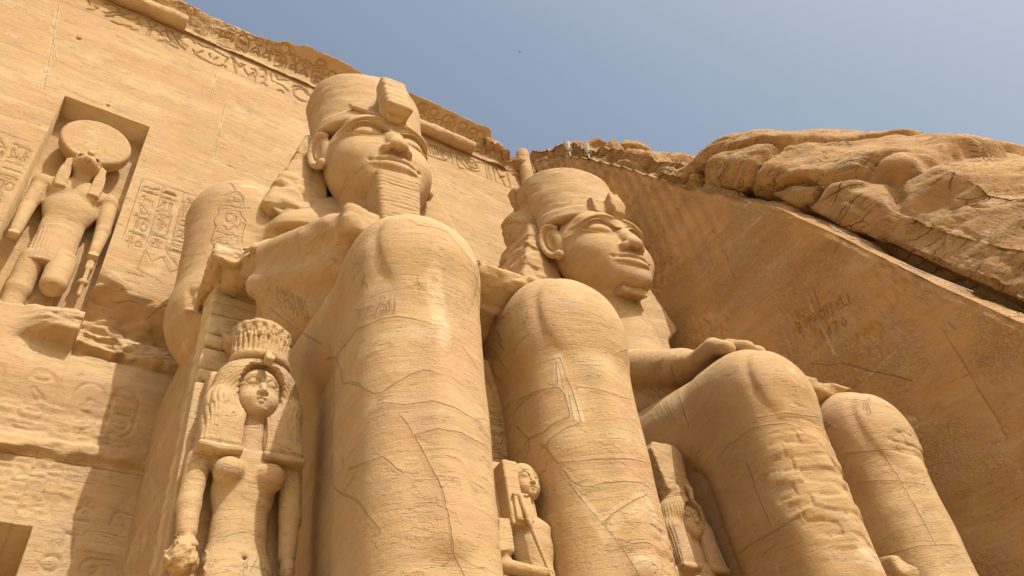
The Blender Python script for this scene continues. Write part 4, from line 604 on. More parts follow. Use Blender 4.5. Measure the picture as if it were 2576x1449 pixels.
# glyphs in a unit box (u right, v up)
def arc(cx, cy, rx, ry, a0, a1, n=9):
    return [(cx + rx * math.cos(math.radians(a0 + (a1 - a0) * i / n)), cy + ry * math.sin(math.radians(a0 + (a1 - a0) * i / n))) for i in range(n + 1)]
GL = {
 'reed': [[(.5, 0), (.5, .95), (.75, .8), (.78, .35), (.5, .3)]],
 'water': [[(0, .4), (.12, .6), (.25, .4), (.38, .6), (.5, .4), (.62, .6), (.75, .4), (.88, .6), (1, .4)]],
 'sun': [arc(.5, .5, .42, .42, 0, 360, 14)],
 'loaf': [arc(.5, .25, .4, .5, 0, 180, 8) + [(.9, .25)]],
 'basket': [arc(.5, .7, .48, .45, 180, 360, 10) + [(.02, .7)]],
 'bird': [[(.05, .75), (.15, .95), (.32, .95), (.4, .75), (.6, .6), (.95, .2), (.7, .25), (.45, .2), (.25, .35), (.2, .6), (.05, .75)], [(.4, .2), (.4, 0), (.25, 0)], [(.55, .22), (.55, 0), (.42, 0)]],
 'ankh': [arc(.5, .74, .2, .24, -80, 260, 12), [(.12, .45), (.88, .45)], [(.5, .5), (.5, 0)]],
 'man': [arc(.5, .85, .13, .13, 0, 360, 8), [(.5, .72), (.3, .5), (.25, .1), (.8, .1), (.65, .4), (.5, .45)], [(.5, .65), (.85, .6)]],
 'snake': [[(0, .3), (.2, .45), (.4, .3), (.65, .35), (.8, .6), (.95, .7), (1, .6)]],
 'feather': [[(.35, 0), (.35, .8)] + arc(.5, .75, .2, .22, 160, -60, 8) + [(.4, .2)]],
 'bolt': [[(0, .5), (1, .5)], [(.4, .4), (.4, .6)], [(.6, .4), (.6, .6)]],
 'mouth': [arc(.5, .35, .5, .28, 0, 180, 8), arc(.5, .35, .5, .2, 180, 360, 8)],
 'seat': [[(.15, 0), (.15, .35), (.5, .35), (.5, .95), (.85, .95), (.85, 0), (.15, 0)]],
 'ox': [[(0, .7), (.15, .85), (.2, .6), (.85, .6), (.95, .1)], [(.25, .6), (.25, .05)], [(.75, .5), (.7, .05)], [(.2, .4), (.75, .42)]],
 'mast': [[(.3, 0), (.3, .95)], [(.65, 0), (.65, .95)], [(.3, .95), (.65, .95)]],
 'comb': [[(.05, .3), (.95, .3), (.95, .6)], [(.05, .3), (.05, .6)], [(.2, .6), (.2, .75)], [(.4, .6), (.4, .75)], [(.6, .6), (.6, .75)], [(.8, .6), (.8, .75)], [(.05, .6), (.95, .6)]],
 'eye': [[(0, .5)] + arc(.5, .4, .4, .3, 165, 15, 7) + [(1, .45)] + arc(.5, .5, .42, .25, -10, -170, 7), arc(.5, .5, .1, .12, 0, 360, 7)],
 'three': [[(.15, 0), (.15, .9)], [(.5, 0), (.5, .9)], [(.85, 0), (.85, .9)]],
}
GK = list(GL)
def put(S, name, x, z, w_, h_, flip=False):
    for st in GL[name]:
        S.append([(x + (1 - u if flip else u) * w_, z + v * h_) for u, v in st])
def oval(S, x, z, w_, h_, base=True):
    r = w_ / 2
    S.append(arc(x + r, z + h_ - r, r, r, 0, 180, 8) + [(x, z + r * .5)] + arc(x + r, z + r, r, r, 190, 350, 8) + [(x + w_, z + h_ - r)])
    if base: S.append([(x, z - .03), (x + w_, z - .03)])
rg = random.Random(11)
def column_text(S, x, z1, z0, w_, cart=None):
    z = z1
    while z > z0:
        if cart and abs(z - cart[0]) < .3 * w_ + .15:
            h_ = cart[1]; oval(S, x + w_ * .05, z - h_, w_ * .9, h_)
            zz = z - h_ * .12
            while zz > z - h_ * .82:
                hh = w_ * rg.uniform(.3, .5); put(S, rg.choice(GK), x + w_ * .22, zz - hh, w_ * .56, hh); zz -= hh + .05
            z -= h_ + .1; cart = None
            continue
        k = rg.random()
        if k < .5:
            hh = w_ * rg.uniform(.32, .45); put(S, rg.choice(['water', 'mouth', 'bolt', 'snake', 'basket', 'comb', 'ox']), x + .08 * w_, z - hh, w_ * .84, hh)
        elif k < .8:
            hh = w_ * rg.uniform(.7, .9)
            put(S, rg.choice(['reed', 'feather', 'bird', 'ankh', 'seat']), x + .05 * w_, z - hh, w_ * .42, hh); put(S, rg.choice(['loaf', 'sun', 'man', 'mast', 'reed']), x + .53 * w_, z - hh, w_ * .4, hh)
        else:
            hh = w_ * .85; put(S, rg.choice(['bird', 'man', 'ox', 'eye']), x + .12 * w_, z - hh, w_ * .76, hh)
        z -= hh + .06
S1 = []; S2 = []; S4 = []     # deep and shallow carving on the front
SB = [[(x, z) for x, z in s] for s in BAND]         # the long band of signs
for zz in (27.98, 29.12, 29.28): S2.append([(-5.6, zz), (15.9, zz)])
S2.append([(15.9, 27.98), (15.9, 29.28)])
# columns either side of the niche
S2.append([(-5, 20.15), (-2.75, 20.25)]); S2.append([(.35, 20.3), (3.3, 20.35)])
for i, x in enumerate((-5.0, -4.35, -3.7, -3.15)): column_text(S1, x, 20.0, 17.6, .55, (19.4, 1.2) if i in (0, 1) else None)
for i, x in enumerate((.42, .98, 1.62, 2.3)): column_text(S1, x, 20.1, 17.5 if i < 3 else 19.0, .5, (19.3, 1.15) if i in (1, 2) else None)
for i in range(5): S2.append([(.35 + i * .64, 20.25), (.35 + i * .64, 17.6)])
# king offering, in outline, to the right of the niche
S2 += [[(1.05, 17.3), (1.25, 16.95), (1.5, 17.25), (1.8, 16.75), (2.3, 17.2)], [(1.0, 17.3), (.95, 16.5), (1.6, 16.3)], [(1.45, 17.9), (1.62, 17.4), (2.35, 16.7), (3.2, 16.2)],
       [(1.8, 17.35), (2.6, 17.1), (3.1, 17.1)], [(2.2, 18.4), (2.7, 18.9), (3.2, 19.2)], [(1.6, 15.2), (2.4, 15.9), (2.7, 16.3)], [(2.0, 15.9), (2.9, 15.6)]]
for z in (16.3, 16.0, 15.7, 15.45): S2.append([(.75, z), (1.15, z - .02)])
# band of cartouches above the doorway
for i, x in enumerate((-3.6, -2.6, -1.75, -.65, .42, 1.25)):
    if i % 2: put(S4, 'sun', x, 12.1, .55, .35); 
    oval(S4, x, 10.95 + .15, .62, 1.25, False)
    zz = 12.0
    for k in range(3): put(S4, rg.choice(['comb', 'bird', 'basket', 'water', 'seat', 'snake', 'loaf']), x + .1, zz - .4, .42, .33); zz -= .36
    put(S4, 'basket', x - .1, 10.75, .85, .3)
# register with small figures over the lintel
for i in range(12): column_text(S4, -2.9 + i * .33, 10.0, 9.1 if i % 3 else 8.95, .27)
for x in (-2.4, -1.2, .1, 1.0, 1.75): put(S4, rg.choice(['man', 'ox']), x, 8.75, .6, .6)
S2.append([(-3, 10.12), (2.3, 10.12)])
for x in (.75, 1.5): put(S4, 'sun', x, 7.6, .4, .4); put(S4, 'man', x, 6.6, .5, .8)
put(S4, 'mast', .9, 8.15, .6, .35)
JOINTS = [[(-3.95, 28.0), (-3.1, 22.9)], [(-3.75, 26.3), (-3.2, 24.6)], [(1.62, 28.0), (1.66, 25.9)], [(1.66, 25.9), (2.2, 25.7), (2.25, 23.3), (2.28, 22.4)], [(2.28, 22.4), (6.5, 22.25)],
          [(9.3, 26.3), (14.5, 26.0)], [(10.8, 26.2), (10.9, 22.5)], [(-3.4, 23.7), (-2.5, 23.5)], [(10.6, 27.2), (15.5, 27.0)], [(5.5, 29.2), (5.52, 27.3)]]
def nonuni(a, b, breaks, step):
    v = list(np.arange(a, b + 1e-6, step))
    for q in breaks: v += [q - .012, q + .012]
    return np.array(sorted(set(np.round(v, 4))))
xs = nonuni(-6.6, 17.6, [NX0, NX1, DX0, DX1], .042)
zs = nonuni(GZ, 4.9, [], .35); zs = np.concatenate([zs[:-1], nonuni(4.9, 29.32, [NZ0, NZ1, DZ], .042)])
U, V = np.meshgrid(xs, zs, indexing='ij'); u = U.ravel(); v = V.ravel()
dep = face_depth(u, v)
P2 = np.stack([u, v], 1)
cv = np.zeros(len(u)); SgF = newS(len(u)); text_plane(P2, SB, .046, .085, cv, SgF, .036); text_plane(P2, S1, .036, .05, cv, SgF, .018); text_plane(P2, S2, .03, .03, cv, SgF, .014); text_plane(P2, S4, .036, .042, cv)
cv = cv * (0.75 + .5 * fbm(np.stack([u, u * 0, v], 1), .8, 3, 77))
jt = np.zeros(len(u)); text_plane(P2, JOINTS, .02, 1.0, jt, SgF, .012); jh = np.zeros(len(u)); text_plane(P2, JOINTS, .07, 1.0, jh)
jn = sst(-.25, .3, fbm(np.stack([u, u * 0, v], 1), 1.3, 3, 55))
dep = dep + cv + .035 * jt * jn
innch = (u > NX0) & (u < NX1) & (v < NZ1) & (v > NZ0 + .35 + .25 * fbm(P2[:, [0, 1, 0]], 1.5, 2, 5))
dep = np.where(innch, .80 + .015 * fbm(P2[:, [0, 1, 0]], 2., 3, 9), dep)
indoor = (u > DX0) & (u < DX1) & (v < DZ)
dep = np.where(indoor, 9.0, dep)
# little holes
for hx, hz, hr in ((6.9, 22.9, .07), (-1.3, 23.2, .06), (-2.9, 26.2, .09), (3.0, 12.65, .09), (7.5, 24.4, .05), (-4.9, 27.3, .12)):
    r = np.hypot(u - hx, (v - hz)); dep = dep + .12 * (1 - sst(hr * .6, hr, r))
Pf = np.stack([u, FY + dep, v], 1)
nu, nv = len(xs), len(zs); ii = np.arange(nu * nv).reshape(nu, nv)
Qf = np.stack([ii[:-1, :-1], ii[1:, :-1], ii[1:, 1:], ii[:-1, 1:]], -1).reshape(-1, 4)
palef = np.clip(.35 * jt + .55 * jh * jn, 0, 1)
build('wall', Pf, Qf, STW, facade, FO, palef, S=SgF)
bk('facade', len(Pf))

# cornice: swept profile with cartouches, ragged top
def top_edge(x):
    base = 30.95 + .10 * fbm(np.stack([x, x * 0, x * 0], 1), .5, 2, 31) + .09 * fbm(np.stack([x, x * 0, x * 0], 1), 2.5, 3, 32)
    base = base - .9 * sst(14.0, 15.0, x) * 1.0 - .55 * sst(4.6, 2.5, x) * .6
    return base
ts = np.linspace(0, 1, 90); xs2 = np.arange(-6.6, 17.5, .045)
U, T = np.meshgrid(xs2, ts, indexing='ij'); u = U.ravel(); t = T.ravel()
te = top_edge(u)
good = sst(1.8, 3.2, u) * (1 - sst(13.9, 14.5, u))                # cavetto survives here
rag = fbm(np.stack([u, t * 3, u * 0], 1), (1.1, 1.2, 1), 4, 35)
z = 29.28 + (te - 29.28) * np.minimum(t / .86, 1)
flare = np.maximum((z - 29.7) / (1.25), 0)
out = np.where(good > 0, 0, 0) + good * (.78 * np.minimum(flare, 1) ** 1.9) + (1 - good) * (.42 * sst(29.6, 30.6, z) + .16 * rag)
out = out + .05 * fbm(np.stack([u, z, u * 0], 1), 2.0, 3, 36)
lo_ = sst(29.62, 29.5, z)                                          # scar where the roll moulding broke away
out = out + lo_ * (.06 + .10 * rag) 
back = np.clip((t - .86) / .14, 0, 1)
Y = FY - out + back * 3.0
Zc = z + back * (.35 + .2 * rag)
P2 = np.stack([u, z], 1)
S3 = []
for s in CORN: S3.append(s)
rc = random.Random(5)
xk = -4.4
while xk < 17:
    if not (9.9 < xk < 14.2):
        pass
    oval(S3, xk, 29.62, .48, .75); put(S3, rc.choice(['comb', 'bird', 'sun']), xk + .1, 29.95, .28, .22); put(S3, rc.choice(['comb', 'water', 'seat']), xk + .1, 29.7, .28, .2)
    for dx in (-.46, .70):
        S3.append(arc(xk + dx + .1, 29.75, .2, .42, 20, 160, 8)); S3.append(arc(xk + dx + .12, 29.72, .12, .28, 20, 140, 6))
        if good[0] >= 0: S3.append(arc(xk + dx + .12, 30.42, .17, .15, 0, 360, 12))
    S3.append(arc(xk + .24, 30.62, .2, .16, 0, 360, 12))
    xk += 1.62
SgC = newS(len(u)); cv = np.zeros(len(u)); text_plane(P2, S3, .034, .055, cv, SgC, .03)
cv *= sst(-.35, .1, rag + .4 * good) * (back <= 0)
Y = Y + cv
build('cornice', np.stack([u, Y, Zc], 1), grid_mesh(xs2, ts, lambda a, b: np.stack([a, b, a], 1))[1], STW, facade, FO, S=SgC)
# round roll moulding, surviving in two lengths
def roll(x0, x1, nm='torus_moulding'):
    L_ = x1 - x0
    V_ = Vol((x0 - .3, 17.0, 28.8), (x1 + .3, 18.4, 30.2), .045)
    V_.cap((x0, 17.74, 29.50), (x1, 17.74, 29.50), .33, .33)
    V_.warp(.10, 1.6, 3, 14)
    def fn(x, y, z): return np.maximum(np.abs(x - (x0 + x1) / 2) - L_ / 2, 0) + 0 * y + 0 * z - .01
    V_.op(fn, V_.lo, V_.lo + 9, 0.02, 'i')
    finish(V_, nm, STW, facade, FO, .012, .03)
roll(9.9, 13.2); roll(-6.5, .15)
# vertical roll at the corner of the front
V_ = Vol((15.6, 17.1, 22), (17.0, 18.6, 31.4), .055)
V_.cap((16.2, 17.72, 21.5), (16.2, 17.72, 30.8), .33, .33); V_.warp(.06, 1.3, 3, 15)
V_.half((.3, .2, 1), 29.85 + .3 * 16.2 + .2 * 17.7, .05)
finish(V_, 'corner_moulding', STW, facade, FO, .01, .02)

# loose rock above the right end of the front, blocks on the summit
def boulder(name, label, c, r, seed, mat=None, group=None, cat='boulder', cell=None, flat=.6, cuts=10):
    cell = cell or max(r) / 26
    V_ = Vol(np.array(c) - np.array(r) * 1.35, np.array(c) + np.array(r) * 1.35, cell)
    V_.ell(c, r)
    rr = random.Random(seed)
    for k in range(cuts):
        n_ = np.array([rr.gauss(0, 1), rr.gauss(0, 1), rr.gauss(0, 1.0)]); n_ /= np.linalg.norm(n_)
        sup = math.sqrt(sum((n_[i] * r[i]) ** 2 for i in range(3)))
        V_.half(n_, float(np.dot(n_, c)) + sup * rr.uniform(.5, .85), .03 * max(r))
    V_.warp(.13 * max(r), 1.3 / max(r), 4, seed)
    P, Q = V_.mesh(); N = vnormals(P, Q)
    s_ = bed(P); st = fbm(s_, (.5, .5, 5.0), 3, seed)
    P = P + N * (.05 * min(1, max(r)) * st)[:, None]
    o = build(name, P, Q, mat or STR, None, c)
    o.location = c; o['label'] = label; o['category'] = cat
    if group: o['group'] = group
    return o

# ---------------------------------------------------------------- cut side wall (faces -X) closing the front on the right
EDGE = [(18.6, 32.0), (18.0, 31.3), (16.4, 29.9), (14.68, 27.6), (12.8, 24.7), (10.98, 21.65), (9.4, 19.5), (7.95, 17.25), (6.64, 14.6), (5.33, 11.7), (4.19, 9.4), (2.0, 5.6), (-2.0, 1.0), (-5, GZ)]
ey = np.array([e[0] for e in EDGE])[::-1]; ez = np.array([e[1] for e in EDGE])[::-1]
def wall_top(y):
    e = np.interp(y, ey, ez)
    p = np.stack([y, y * 0, y * 0], 1)
    saw = (y * 1.9) % 1.0
    return e + .07 * fbm(p, 1.3, 3, 44) + (.16 * saw) * sst(9.6, 11.4, y) * (1 - sst(16.6, 17.2, y)) + .03 * fbm(p, 6, 2, 45)
WX = 17.4
ysw = np.unique(np.round(np.concatenate([np.arange(-5, 7.2, .05), np.arange(7.2, 9.3, .022), np.arange(9.3, 18.62, .05)]), 4)); tsw = np.concatenate([np.linspace(0, .3, 30)[:-1], np.linspace(.3, 1, 420)])
U, T = np.meshgrid(ysw, tsw, indexing='ij'); u = U.ravel(); t = T.ravel()
wt = wall_top(u); z = GZ + (wt - GZ) * t
p3 = np.stack([u * 0 + WX, u, z], 1)
d = .05 * fbm(p3, .4, 3, 71) + .02 * strata(p3, 72)
# long chisel flutes running down from the notched edge
fl = (u * 1.9 + (wt - z) * .10)
d += .05 * (np.abs((fl % 1.0) - .5) * 2) * sst(9.0, 11.5, u) * sst(6.5, 1.0, wt - z)
# pecked zone
pk = fbm(np.stack([u * 0, u * 5, (z + .6 * u) * 2.2], 1), 1.5, 3, 73)
d += .05 * sst(.0, .35, pk) * sst(-.15, .25, fbm(p3, .25, 2, 74) + .35 * sst(9, 13, u) - .1)
d += .25 * sst(.5, 0, wt - z) * (.3 + .7 * fbm(p3, 1.5, 3, 75)) * .6
P2 = np.stack([u, z], 1); SgW = newS(len(u)); cv = np.zeros(len(u)); text_plane(P2, GRAFF, .032, .022, cv, SgW, .024)
cr = np.zeros(len(u)); text_plane(P2, WCRACK, .022, .02, cr, SgW, .014)
pal = np.zeros(len(u)); 
for hy, hz, ra, rb in ((8.02, 8.6, .30, .42), (7.5, 8.95, .16, .2), (9.2, 10.9, .35, .05)):
    r = np.hypot((u - hy) / ra, (z - hz) / rb) + .3 * fbm(p3, 3, 2, 76)
    pal = np.maximum(pal, 1 - sst(.85, 1.0, r)); d = d - .0 + .02 * (1 - sst(.9, 1.05, r))
pj = np.zeros(len(u)); text_plane(P2, WJOINT, .035, 1, pj); pal = np.maximum(pal, .6 * pj); d += .015 * pj
Pw = np.stack([WX + d + cv + cr + .0 * z, u, z], 1)
cliff = thing('cut_side_wall', 'smooth cut cliff wall closing the temple front at the right, with a carved name and the date 1870', 'rock wall', (WX, 10, GZ))
Qw = grid_mesh(ysw, tsw, lambda a, b: np.stack([a, b, a], 1))[1][:, ::-1]
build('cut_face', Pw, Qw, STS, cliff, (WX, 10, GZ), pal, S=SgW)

# natural hillside above that wall: profile across X for every y
yh = np.arange(-6, 19.2, .075); sh = np.linspace(0, 1, 260)
U, T = np.meshgrid(yh, sh, indexing='ij'); u = U.ravel(); t = T.ravel()
wt = wall_top(np.clip(u, -5, 18.6))
hs = np.interp(u, [-6, 4, 7, 10, 13, 15, 17, 19], [14.6, 11.9, 7.9, 3.3, 1.8, 1.3, 1.1, 1.0])      # height of hill over the edge
gap = sst(10.4, 9.0, u)
lw = np.interp(u, [-6, 3, 5, 8, 10, 13, 19], [2.4, 1.9, 1.3, .55, .45, .35, .3])       # width of the lit ledge
kx = np.array([0, .05, .15, .17, .19, .24, .34, .55, .75, .92, 1.0])
def prof(col, vals):                                                # piecewise in t with values depending on y
    r = np.zeros(len(u))
    for i in range(len(kx) - 1):
        m = (t >= kx[i]) & (t <= kx[i + 1]); f = (t[m] - kx[i]) / (kx[i + 1] - kx[i])
        r[m] = vals[i][m] * (1 - f) + vals[i + 1][m] * f
    return r
o1 = np.ones(len(u))
X_ = prof(0, [0 * o1, .25 * o1, lw, lw + .05 + .6 * gap, lw + .05 + .6 * gap, lw + .10 * o1 - .25 * gap, lw + .05 - .35 * gap, lw + .9 - .5 * gap, lw + 3.0, lw + 7, lw + 12])
Z_ = prof(0, [0 * o1, .12 * o1, .35 * o1 + .22 * lw, .35 + .22 * lw + .0 * gap, .45 + .22 * lw + .12 * gap, .55 + .22 * lw + .20 * gap, 1.0 + .22 * lw + hs * .20, .8 + hs * .50, .7 + hs * .75, .5 + hs * .97, .3 + hs * 1.0])
Ph = np.stack([WX + .03 + X_, u, wt + Z_], 1)
Qh = grid_mesh(yh, sh, lambda a, b: np.stack([a, b, a], 1))[1][:, ::-1]
N = vnormals(Ph, Qh); N[:, 0] = -np.abs(N[:, 0])
am = sst(.02, .16, t)
TILT = np.array([.34, .10, 1.0])
def bedh(p): 
    s_ = p @ TILT + .5 * fbm(p, .3, 2, 90)
    return np.stack([p[:, 0], p[:, 1], s_], 1)
b3 = bedh(Ph)
wp = Ph + .5 * np.stack([fbm(Ph, .6, 3, 86), fbm(Ph, .6, 3, 87), fbm(Ph, .6, 3, 89)], 1)
e1, id1 = worley(bedh(wp), (.17, .19, .50), 5)
dsp = .45 * fbm(Ph, .22, 3, 81) + .75 * (id1 - .5) * sst(0, .16, e1) - .28 * (1 - sst(0.0, .09, e1))
e2, id2 = worley(bedh(wp), (.5, .5, 1.7), 15)
dsp += .12 * (id2 - .5) * sst(0, .2, e2) - .06 * (1 - sst(0, .08, e2))
dsp += .10 * fbm(b3, (.35, .35, 3.0), 4, 82) + .035 * ridge(b3, (.7, .7, 6.0), 2, 83)
dsp *= am * (1 - .6 * (1 - sst(.16, .3, t)) * gap)
dsp += .04 * fbm(b3, (1, 1, 5), 3, 84) * sst(0, .04, t)
Ph = relax(Ph + N * dsp[:, None], Qh, 1)
N2 = vnormals(Ph, Qh); Ph = Ph - N2 * (.05 * fbm(bedh(Ph), (.8, .8, 5.0), 4, 85) * am)[:, None]
hill = build('hillside', Ph, Qh, STR); hill['kind'] = 'structure'
# terrain behind the front and the hill so the skyline has a body
xb = np.arange(-30, 60, 1.2); yb = np.arange(20.5, 80, 1.2)
def back_fn(a, b):
    p = np.stack([a, b, a * 0], 1)
    return np.stack([a, b, 30.2 + .22 * 0 * (b - 20) + .5 * fbm(p, .1, 3, 88) - .25 * np.maximum(b - 20, 0) * .4], 1)
P, Q = grid_mesh(xb, yb, back_fn)
bt = build('rock_plateau', P, Q, STR); bt['kind'] = 'structure'
bk('setting')
RB = 'broken boulders along the summit'
BOULD = [((14.6, 18.0, 30.55), (.55, .6, .42)), ((15.3, 18.3, 30.35), (.5, .5, .4)), ((15.9, 18.0, 30.0), (.6, .6, .35)), ((16.6, 18.6, 30.6), (.8, .8, .4)), ((17.3, 19.0, 30.9), (.9, .9, .5)),
         ((14.1, 17.7, 30.35), (.35, .35, .3)), ((15.0, 17.6, 30.0), (.3, .3, .22)), ((19.2, 16.3, 30.55), (1.5, 1.3, .55)), ((20.6, 15.0, 29.9), (1.4, 1.1, .5)), ((19.0, 14.6, 28.8), (.7, .9, .5))]
BL = ['rounded boulder at the right end of the cornice', 'small boulder between the cornice end and the corner roll moulding', 'flat broken block above the vertical roll moulding', 'wide low rock slab on the summit behind the corner',
      'broad boulder on the summit just right of the corner', 'small knob of rock at the broken end of the cornice', 'small loose stone below the rounded boulders at the cornice end', 'large domed rock beside the two floodlights', 'jagged rock on the skyline right of the domed rock', 'tilted grey block just above the notched wall edge']
for i, (c, r) in enumerate(BOULD): boulder('boulder', BL[i], c, r, 100 + i)
# floodlights on the edge
FLM = flat_mat('lamp_enamel', (.62, .62, .56), .45)
GLS = flat_mat('lamp_glass', (.25, .26, .27), .12)
def floodlight(c, yaw, label):
    t_ = thing('floodlight', label, 'floodlight', c, 'floodlights on the cliff edge')
    V_ = Vol((-.32, -.32, -.05), (.32, .32, .75), .02)
    V_.cap((0, 0, .30), (0, -.10, .62), .10, .17); V_.cap((0, .02, .22), (0, 0, .3), .07, .10, .02)
    V_.half((0, -.3, .95), .58)
    P, Q = V_.mesh(); a = build('housing', P, Q, FLM, t_); 
    V_ = Vol((-.3, -.3, .2), (.3, .3, .8), .02); V_.cyl((0, -.085, .565), (0, -.09, .59), .14, .14, .005)
    P, Q = V_.mesh(); b_ = build('glass', P, Q, GLS, t_)
    V_ = Vol((-.3, -.3, -.4), (.3, .3, .6), .02)
    V_.box((0, .02, .02), (.13, .02, .015), .01); V_.box((-.14, .0, .20), (.012, .02, .2), .008); V_.box((.14, .0, .20), (.012, .02, .2), .008); V_.cap((0, .02, 0), (0, .02, -.3), .025, .025)
    P, Q = V_.mesh(); d_ = build('bracket', P, Q, FLM, t_)
    t_.rotation_euler = (0, 0, yaw)
    return t_
floodlight((17.55, 15.85, 29.65), -1.0, 'left one of two pale floodlights perched on the notched cliff edge')
floodlight((17.55, 14.75, 28.15), -.8, 'right one of two pale floodlights perched on the notched cliff edge')
# cable along the dark gap
V_ = None
cp = [(17.75, 6.9, 15.55), (17.95, 6.35, 14.1), (18.15, 5.8, 13.0), (18.3, 5.3, 12.1), (18.25, 4.9, 11.35)]
cu = bpy.data.curves.new('cable', 'CURVE'); cu.dimensions = '3D'; cu.bevel_depth = .014; cu.bevel_resolution = 2
sp = cu.splines.new('NURBS'); sp.points.add(len(cp) - 1)
for i, q in enumerate(cp): sp.points[i].co = (*q, 1)
sp.use_endpoint_u = True; sp.order_u = 3
tmp = bpy.data.objects.new('tmp', cu); COL.objects.link(tmp)
dg = bpy.context.evaluated_depsgraph_get(); me = bpy.data.meshes.new_from_object(tmp.evaluated_get(dg)); bpy.data.objects.remove(tmp)
me.materials.clear(); me.materials.append(flat_mat('cable_sheath', (.55, .52, .47), .6))
cb = bpy.data.objects.new('cable', me); COL.objects.link(cb); cb['label'] = 'thin pale cable strung along the dark gap above the cut wall'; cb['category'] = 'cable'
# ---------------------------------------------------------------- crisp face relief laid on the sculpted head
def face_relief(P, N, D, x0, z0, kx, kz, kd, side_ok, depth=1.0):
    """almond eyes with lids, brow ridges: x0, z0 head origin; kx, kz metres per canonical unit; kd relief scale"""
    x = np.abs(P[:, 0] - x0) / kx; z = (P[:, 2] - z0) / kz
    t = (x - .15) / .98; tc = np.clip(t, 0, 1)
    zc = .42 + .09 * tc
    up = .40 * np.sin(np.pi * np.clip(tc * .96 + .02, 0, 1)) ** .75 + .004
    dn = .25 * np.sin(np.pi * np.clip(tc * .98 + .01, 0, 1)) ** .8 + .004
    dz = z - zc
    h = np.where(dz > 0, up, dn)
    q = np.abs(dz) / h
    dd = (q - 1) * h
    dd = np.where(t < 0, np.hypot(-t * .98, dz), np.where(t > 1, np.hypot((t - 1) * .98, dz), dd))
    ins = sst(.012, -.02, dd)
    r = -.13 * ins + .20 * ins * np.clip(dz, -.3, .35) + .15 * ins * np.clip(1 - q * q, 0, 1) * np.clip(np.sin(np.pi * np.clip(tc, .05, .95)), 0, 1) ** .5
    lid = np.exp(-((dd - .045) / .030) ** 2) * np.where(dz > 0, .075, .035) * (t < 1.05) * (t > -.08)
    r = r + lid
    crease = np.exp(-((dd - .105) / .025) ** 2) * (dz > 0) * .030 * (t > .05) * (t < .95)
    r = r - crease
    zb = 1.0 + .15 * np.sin(np.pi * np.clip(t * .85 + .12, 0, 1)) - .20 * tc ** 2
    fade = sst(-.05, .08, t) * sst(1.22, 1.02, t)
    r = r + .055 * fade * sst(-.075, -.035, z - zb) * sst(.10, .02, z - zb)
    cos_ = (t > .98) & (t < 1.3)
    r = r + .035 * cos_ * np.exp(-((z - (.42 + .02 * (t - 1))) / .035) ** 2)
    D += depth * kd * r * side_ok
